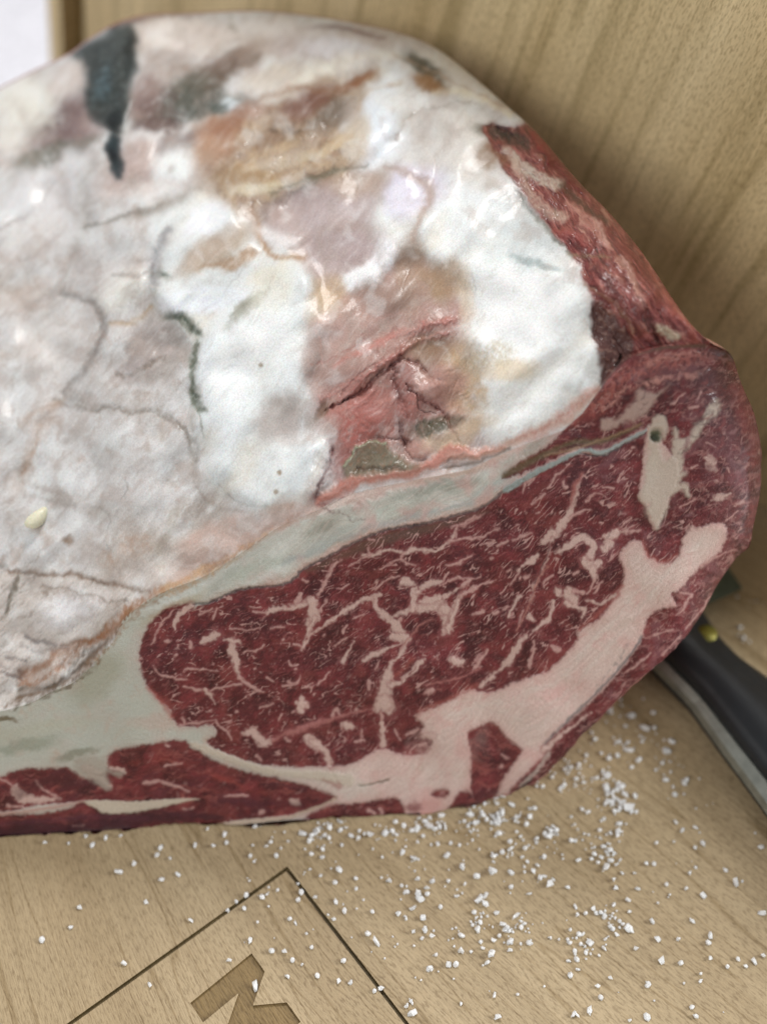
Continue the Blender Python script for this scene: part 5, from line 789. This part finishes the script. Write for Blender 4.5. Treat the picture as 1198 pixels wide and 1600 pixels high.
# distance in the picture of the traced outline to its rim
BP = np.array(smooth_pts(B_, 3)); dist = np.full(cx_.shape, 1e9)
for i in range(len(BP) - 1):
    a, b = BP[i], BP[i + 1]; ab = b - a; L = ab @ ab + 1e-9; t = np.clip(((cx_ - a[0]) * ab[0] + (cy_ - a[1]) * ab[1]) / L, 0, 1)
    dist = np.minimum(dist, np.hypot(cx_ - a[0] - t * ab[0], cy_ - a[1] - t * ab[1]))
Rr = 12 + 78 * sm(880, 1130, cx_) * sm(1080, 860, cy_); q_ = np.clip(1 - dist / Rr, 0, 1)
Rr = Rr * 1.0
rnd = Rr * (1 - np.sqrt(np.clip(1 - q_ ** 2, 0, 1))) * dc / FPX * 1.1
zc = samp(Zcut, cx_, cy_); big = fbm((cx_ / 160).astype(np.float32), (cy_ / 160).astype(np.float32), 501, 2) * .0022
ef = sm(0, 8, dist) * sm(0, .02, tc_)[None]
dc2 = dc + rnd + (-zc * .00075 - big) * ef
PCt = CAM + ray(cx_, cy_) * dc2[..., None]; PCt[..., 2] = np.maximum(PCt[..., 2], .0006)
print('cut z range bottom', PCt[::100, -1, 2])

roast = empty('rib_roast', (0.0, .26, 0)); ROFF = np.array([0, .26, 0])
tag(roast, 'big raw dry-aged beef rib roast with marbled red cut face and white fat crust', 'beef roast')
def grid_quads(a, b):
    i = np.arange(a * b).reshape(a, b); return np.stack([i[:-1, :-1], i[1:, :-1], i[1:, 1:], i[:-1, 1:]], -1)
def emit(P, cols, labs, names, mats, outn):
    a, b = P.shape[:2]; Q = grid_quads(a, b); ql = labs[:-1, :-1]
    # orient
    v = P.reshape(-1, 3); q0 = Q[a // 2, b // 2]; nn_ = np.cross(v[q0[1]] - v[q0[0]], v[q0[3]] - v[q0[0]])
    if nn_ @ (CAM - v[q0[0]]) < 0: Q = Q[..., ::-1]
    N = normals_of(P).reshape(-1, 3); cc = np.concatenate([cols.reshape(-1, 3), np.ones((a * b, 1))], 1)
    for k, nm in names.items():
        qs = Q[ql == k]
        if not len(qs): continue
        u, inv = np.unique(qs.ravel(), return_inverse=True)
        new_mesh(nm, v[u] - ROFF, inv.reshape(-1, 4), mats[k], roast, True, N[u], cc[u])
# labels on the crust
lb = np.zeros((CH, CW), np.int8)
for k, P in ((1, MOULD), (2, SIDE), (3, FLAP)):
    s, sd = poly_mask(P, 2, 'a'); l_ = lb[s]; l_[sd < 0] = k; lb[s] = l_
s, sd = poly_mask(LOBE1, 2, 'b'); l_ = lb[s]; l_[(sd < 0) & (l_ == 0)] = 4; lb[s] = l_
s, sd = poly_mask(LOBE2, 2, 'a'); l_ = lb[s]; l_[(sd < 0) & (l_ == 0)] = 5; lb[s] = l_
def nearest(A, x, y): return A[np.clip(np.rint(y - Y0).astype(int), 0, CH - 1), np.clip(np.rint(x - X0).astype(int), 0, CW - 1)]
M_side = meat_mat('side_meat', .42, .3, .1, .35, 800)
emit(PO, samp(C, px, py), nearest(lb, px, py), {0: 'fat_crust', 1: 'mould_patch', 2: 'side_muscle', 3: 'membrane_flap', 4: 'fat_lobe', 5: 'fat_lobe'}, {0: M_crust, 1: M_crust, 2: M_side, 3: M_crust, 4: M_crust, 5: M_crust}, 1)
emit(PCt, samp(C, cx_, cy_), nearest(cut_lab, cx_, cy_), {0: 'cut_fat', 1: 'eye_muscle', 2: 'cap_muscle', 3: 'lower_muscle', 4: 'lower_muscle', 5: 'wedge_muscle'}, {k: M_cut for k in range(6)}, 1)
# back and underside close the body
loopP = np.concatenate([PO[::5, -1], PCt[::-5, -1], PCt[0, ::-20], PO[0, ::20]]); 
cen = np.array([-.03, .285, .06]); D = np.array([-.012, .045, -.012]); rings = []; NR = 26
for k in range(NR):
    ph = k / (NR - 1) * math.pi / 2; P = cen + (loopP - cen) * math.cos(ph) + D * math.sin(ph)
    P[:, 2] = np.maximum(P[:, 2], .0006 + .016 * sm(.01, .07, P[:, 0]) * sm(0, .3, ph)); rings.append(P)
R_ = np.array(rings).transpose(1, 0, 2); nl = len(loopP); idx = np.arange(nl * NR).reshape(nl, NR)
qd = np.stack([idx, np.roll(idx, -1, 0)], -1); Qb = np.stack([qd[:, :-1, 0], qd[:, :-1, 1], qd[:, 1:, 1], qd[:, 1:, 0]], -1).reshape(-1, 4)
vb = R_.reshape(-1, 3); cb = np.tile(np.r_[lin((176, 128, 116)), 1], (len(vb), 1))
new_mesh('back', vb - ROFF, Qb, M_side, roast, True, None, cb)
# little raised fat nugget on the crust
def surf(x, y):
    i = np.argmin((px - x) ** 2 + (py - y) ** 2); return PO.reshape(-1, 3)[i]
def lump(name, px_, py_, rx, ry, rz, ang, col, mat, seed):
    c = surf(px_, py_); r = np.random.default_rng(seed); vs = []; m, n = 18, 10
    for j in range(n + 1):
        for i in range(m):
            a = i * math.tau / m; b = math.pi * j / n; k = 1 + .12 * math.sin(3 * a + seed) * math.sin(b)
            x, y, z = rx * math.sin(b) * math.cos(a) * k, ry * math.sin(b) * math.sin(a) * k, rz * math.cos(b)
            vs.append(c + np.array([x * math.cos(ang) - y * math.sin(ang), x * math.sin(ang) + y * math.cos(ang), z]) + np.array([0, 0, rz * .2]))
    q4 = [(j * m + i, j * m + (i + 1) % m, (j + 1) * m + (i + 1) % m, (j + 1) * m + i) for j in range(n) for i in range(m)]
    o = new_mesh(name, np.array(vs) - ROFF, [t[::-1] for t in q4], mat, roast, True, None, np.tile(np.r_[lin(col), 1], (len(vs), 1)))
lump('fat_nugget', 60, 812, .0046, .0022, .0022, math.radians(52), (226, 222, 196), M_crust, 1)

# ================================================================== SALT
def salt_mesh(seed):
    import bmesh
    r = random.Random(seed); bm = bmesh.new(); bmesh.ops.create_icosphere(bm, subdivisions=1, radius=.56) if seed % 2 else bmesh.ops.create_cube(bm, size=.86)
    if seed % 2 == 0: bmesh.ops.bevel(bm, geom=bm.edges[:], offset=.22, segments=1, affect='EDGES')
    ax = Vector((r.uniform(.8, 1.25), r.uniform(.7, 1.1), r.uniform(.7, 1)))
    for v in bm.verts: v.co = Vector([v.co[i] * ax[i] + r.uniform(-.2, .2) for i in range(3)])
    me = bpy.data.meshes.new('salt_grain'); bm.to_mesh(me); bm.free(); me.materials.append(M_salt); return me
SM = [salt_mesh(i) for i in range(8)]
def conv(o, sc, L): return [(o[0] + x / sc, o[1] + y / sc) for x, y in L]
big_ = conv((598, 1200), 1.997, [(70, 390), (95, 440), (95, 512), (130, 505), (125, 468), (68, 465), (45, 455), (155, 355), (135, 375), (108, 350), (18, 355), (232, 402), (285, 455), (290, 470), (355, 455), (375, 490), (385, 510), (345, 540), (305, 545), (312, 565), (335, 585), (325, 610), (415, 465), (440, 490), (430, 480), (395, 570), (520, 532), (575, 375), (600, 435), (605, 460), (655, 440), (690, 465), (720, 430), (725, 470), (718, 350), (725, 375), (745, 330), (765, 415), (768, 450), (840, 482), (855, 537), (645, 548), (625, 520), (695, 535), (690, 565), (605, 600), (580, 605), (608, 632), (585, 650), (710, 658), (668, 685), (645, 760), (828, 675), (868, 602), (945, 378), (955, 330), (998, 400), (965, 480), (1020, 525), (1020, 598), (990, 645), (990, 668), (908, 232), (912, 170), (1158, 608), (1185, 588), (1130, 622), (1180, 455), (1160, 205), (1178, 250), (1068, 322), (348, 710), (145, 628), (88, 730), (75, 745), (243, 740), (605, 775), (595, 770), (770, 790), (825, 780), (962, 750), (218, 535), (790, 565), (200, 275), (250, 305), (345, 295), (340, 330), (400, 330), (435, 280), (450, 295), (490, 345), (470, 325), (530, 350), (610, 290), (650, 285), (820, 300), (795, 380), (430, 215), (480, 235), (530, 185), (540, 195), (600, 230), (730, 70), (755, 85), (740, 110), (775, 140), (735, 175), (690, 160), (640, 140), (620, 130), (600, 60), (575, 20), (880, 40), (905, 60), (940, 50), (910, 85), (975, 188), (182, 152), (195, 190), (105, 195), (60, 265), (100, 285), (170, 240), (290, 170), (350, 215), (720, 265), (740, 290), (785, 330), (460, 130), (400, 115), (375, 90), (350, 95), (728, 520), (455, 395), (320, 400), (255, 365), (275, 575), (395, 545)])
big_ += conv((0, 1250), 1.711, [(112, 375), (190, 343), (215, 290), (333, 440), (400, 495), (392, 275), (318, 195), (358, 172), (430, 130), (420, 150), (455, 158), (475, 200), (432, 215), (510, 325), (612, 430), (668, 378), (712, 255), (742, 243), (790, 332), (762, 408), (808, 442), (768, 473), (842, 262), (892, 320), (898, 275), (920, 300), (885, 185), (905, 188), (857, 205), (828, 187), (862, 155), (738, 150), (815, 133), (713, 125), (608, 298), (632, 275), (1038, 218), (952, 240), (1085, 248), (1105, 292), (1065, 305), (1085, 318), (1130, 318), (1103, 355), (1137, 350), (1128, 372), (1155, 365), (1018, 507), (1098, 540), (905, 488), (938, 490), (1148, 452), (1117, 215), (1155, 220), (1140, 238), (555, 78), (522, 122), (570, 125), (605, 115), (600, 95), (247, 122), (230, 98), (183, 118), (120, 115), (283, 105), (323, 98), (770, 112), (810, 92), (910, 82), (938, 98), (958, 105), (1030, 90), (1060, 95), (1075, 140), (1100, 155), (1118, 160), (1115, 115), (990, 95), (875, 40), (682, 75)])
lone = {(round(conv((0, 1250), 1.711, [(682, 500)])[0][0]), round(conv((0, 1250), 1.711, [(682, 500)])[0][1])): 'oval white salt grain lying on the upper arm of the engraved letter',
        (round(conv((0, 1250), 1.711, [(190, 343)])[0][0]), 0): ''}
big_.append(conv((0, 1250), 1.711, [(682, 500)])[0])
zones = [((855, 1235), 24, 70, 60), ((700, 1290), 30, 60, 16), ((970, 1130), 18, 22, 44), ((950, 1250), 22, 30, 44), ((1040, 1200), 22, 12, 55), ((1150, 930), 12, 22, 26), ((820, 1330), 34, 90, 40), ((780, 1450), 28, 34, 26), ((960, 1430), 16, 36, 30), ((520, 1295), 16, 50, 14), ((910, 1500), 14, 26, 24), ((1160, 980), 12, 20, 30), ((880, 1190), 16, 40, 26)]
zr = random.Random(3); small = []
for (x, y), n, sx_, sy_ in zones:
    for _ in range(max(2, n // 3)):
        qx, qy = x + zr.gauss(0, sx_), y + zr.gauss(0, sy_)
        for _ in range(zr.randrange(2, 11)): small.append((qx + zr.gauss(0, 9), qy + zr.gauss(0, 9)))
lab_g = 'small coarse white salt grain scattered on the maple board round the roast'
grp = 'coarse salt grains scattered on the cutting board'
from mathutils.bvhtree import BVHTree
def visible_ground(x, y): return True
def bottom_y(x): 
    xs = [p[0] for p in B_[:24]]; ys = [p[1] for p in B_[:24]]; return np.interp(x, xs, ys)
count = 0
SQ = [K, K + dR * side, K + dR * side + dL * side, K + dL * side]
def inL(p): 
    return inside(p, LET) or inside(p, LINE)
def place(x, y, sz, individual=True, label=None):
    global count
    gx, gy, _ = on_z(x, y); z0 = -.0008 if inside((gx, gy), LET) else 0.0
    o = bpy.data.objects.new('salt_grain', SM[zr.randrange(8)]); S.collection.objects.link(o)
    s3 = (sz * zr.uniform(.75, 1.25), sz * zr.uniform(.75, 1.25), sz * zr.uniform(.5, .85)); o.scale = s3
    o.rotation_euler = (zr.uniform(-.25, .25), zr.uniform(-.25, .25), zr.uniform(0, 6.28)); o.location = (gx, gy, z0 + s3[2] * .45)
    o.scale = [v_ * zr.choice([.7, .85, 1, 1, 1.2]) for v_ in s3]
    if label: tag(o, label, 'salt grain')
    else:
        if inside((gx, gy), SQ): l_ = 'white salt grain lying inside the square engraved in the board'
        elif x < 448: l_ = 'white salt grain on bare wood to the left of the engraved square'
        elif x > 1000 and y < 1330: l_ = 'white salt grain on the board close to the knife handle'
        elif y < 1340: l_ = 'white salt grain close under the lower edge of the cut meat'
        elif x < 760: l_ = 'white salt grain on the board between engraved square and the scattered heap'
        elif x < 1000: l_ = 'white salt grain in the scattered heap in front of the roast'
        else: l_ = 'white salt grain near the front right corner, far from the engraving'
        tag(o, l_, 'salt grain', grp)
    count += 1
place(*big_[-1], .0022, label='oval white salt grain lying on the upper arm of the engraved letter')
for x, y in big_[:-1]: place(x, y, zr.uniform(.0011, .0018))
rest = []
def nohit(x, y): return not (x > 1000 and (y > 1030 + (x - 1030) * 1.27 - 60) and (y < 1120 + (x - 1030) * 1.27)) and not (1060 < x and 940 + (x - 1090) * .9 < y < 1300 and x > 1040 + (y - 1030) * .8)
for _ in range(70):
    _x = zr.uniform(560, 1180); small.insert(0, (_x, zr.uniform(1290, 1590)))
for x, y in small:
    if y > bottom_y(x) - 4 or x > 1150:
        if not nohit(x, y): continue
        if count < 298 and zr.random() < .35: place(x, y, zr.uniform(.0013, .0025))
        else: rest.append((x, y))
# the finest grains, past counting, are one object
vs, fs = [], []
base = [v.co.copy() for v in SM[0].vertices]; bf = [tuple(p.vertices) for p in SM[0].polygons]
for _ in range(260):
    x = zr.uniform(380, 1190); y = bottom_y(min(x, 1060)) + abs(zr.gauss(0, 110)) + 3
    if y < 1600 and nohit(x, y): rest.append((x, y))
import bmesh
for x, y in rest:
    gx, gy, _ = on_z(x, y); sz = zr.uniform(.0003, .0008) if zr.random() < .75 else zr.uniform(.0009, .0015); R3 = Matrix.Rotation(zr.uniform(0, 6.28), 3, 'Z'); off = len(vs)
    for v in base: w = R3 @ (v * sz); vs.append((w.x + gx, w.y + gy, w.z + sz * .45))
    fs += [tuple(off + i for i in f) for f in bf]
me = bpy.data.meshes.new('salt_dust'); me.from_pydata(vs, [], fs); me.materials.append(M_salt)
o = bpy.data.objects.new('salt_dust', me); S.collection.objects.link(o)
tag(o, 'fine white salt crumbs sprinkled among the larger grains on the board', 'salt', kind='stuff')
print('salt', count, len(rest))
print('tris', sum(len(o.data.polygons) * 2 for o in S.objects if o.type == 'MESH'))
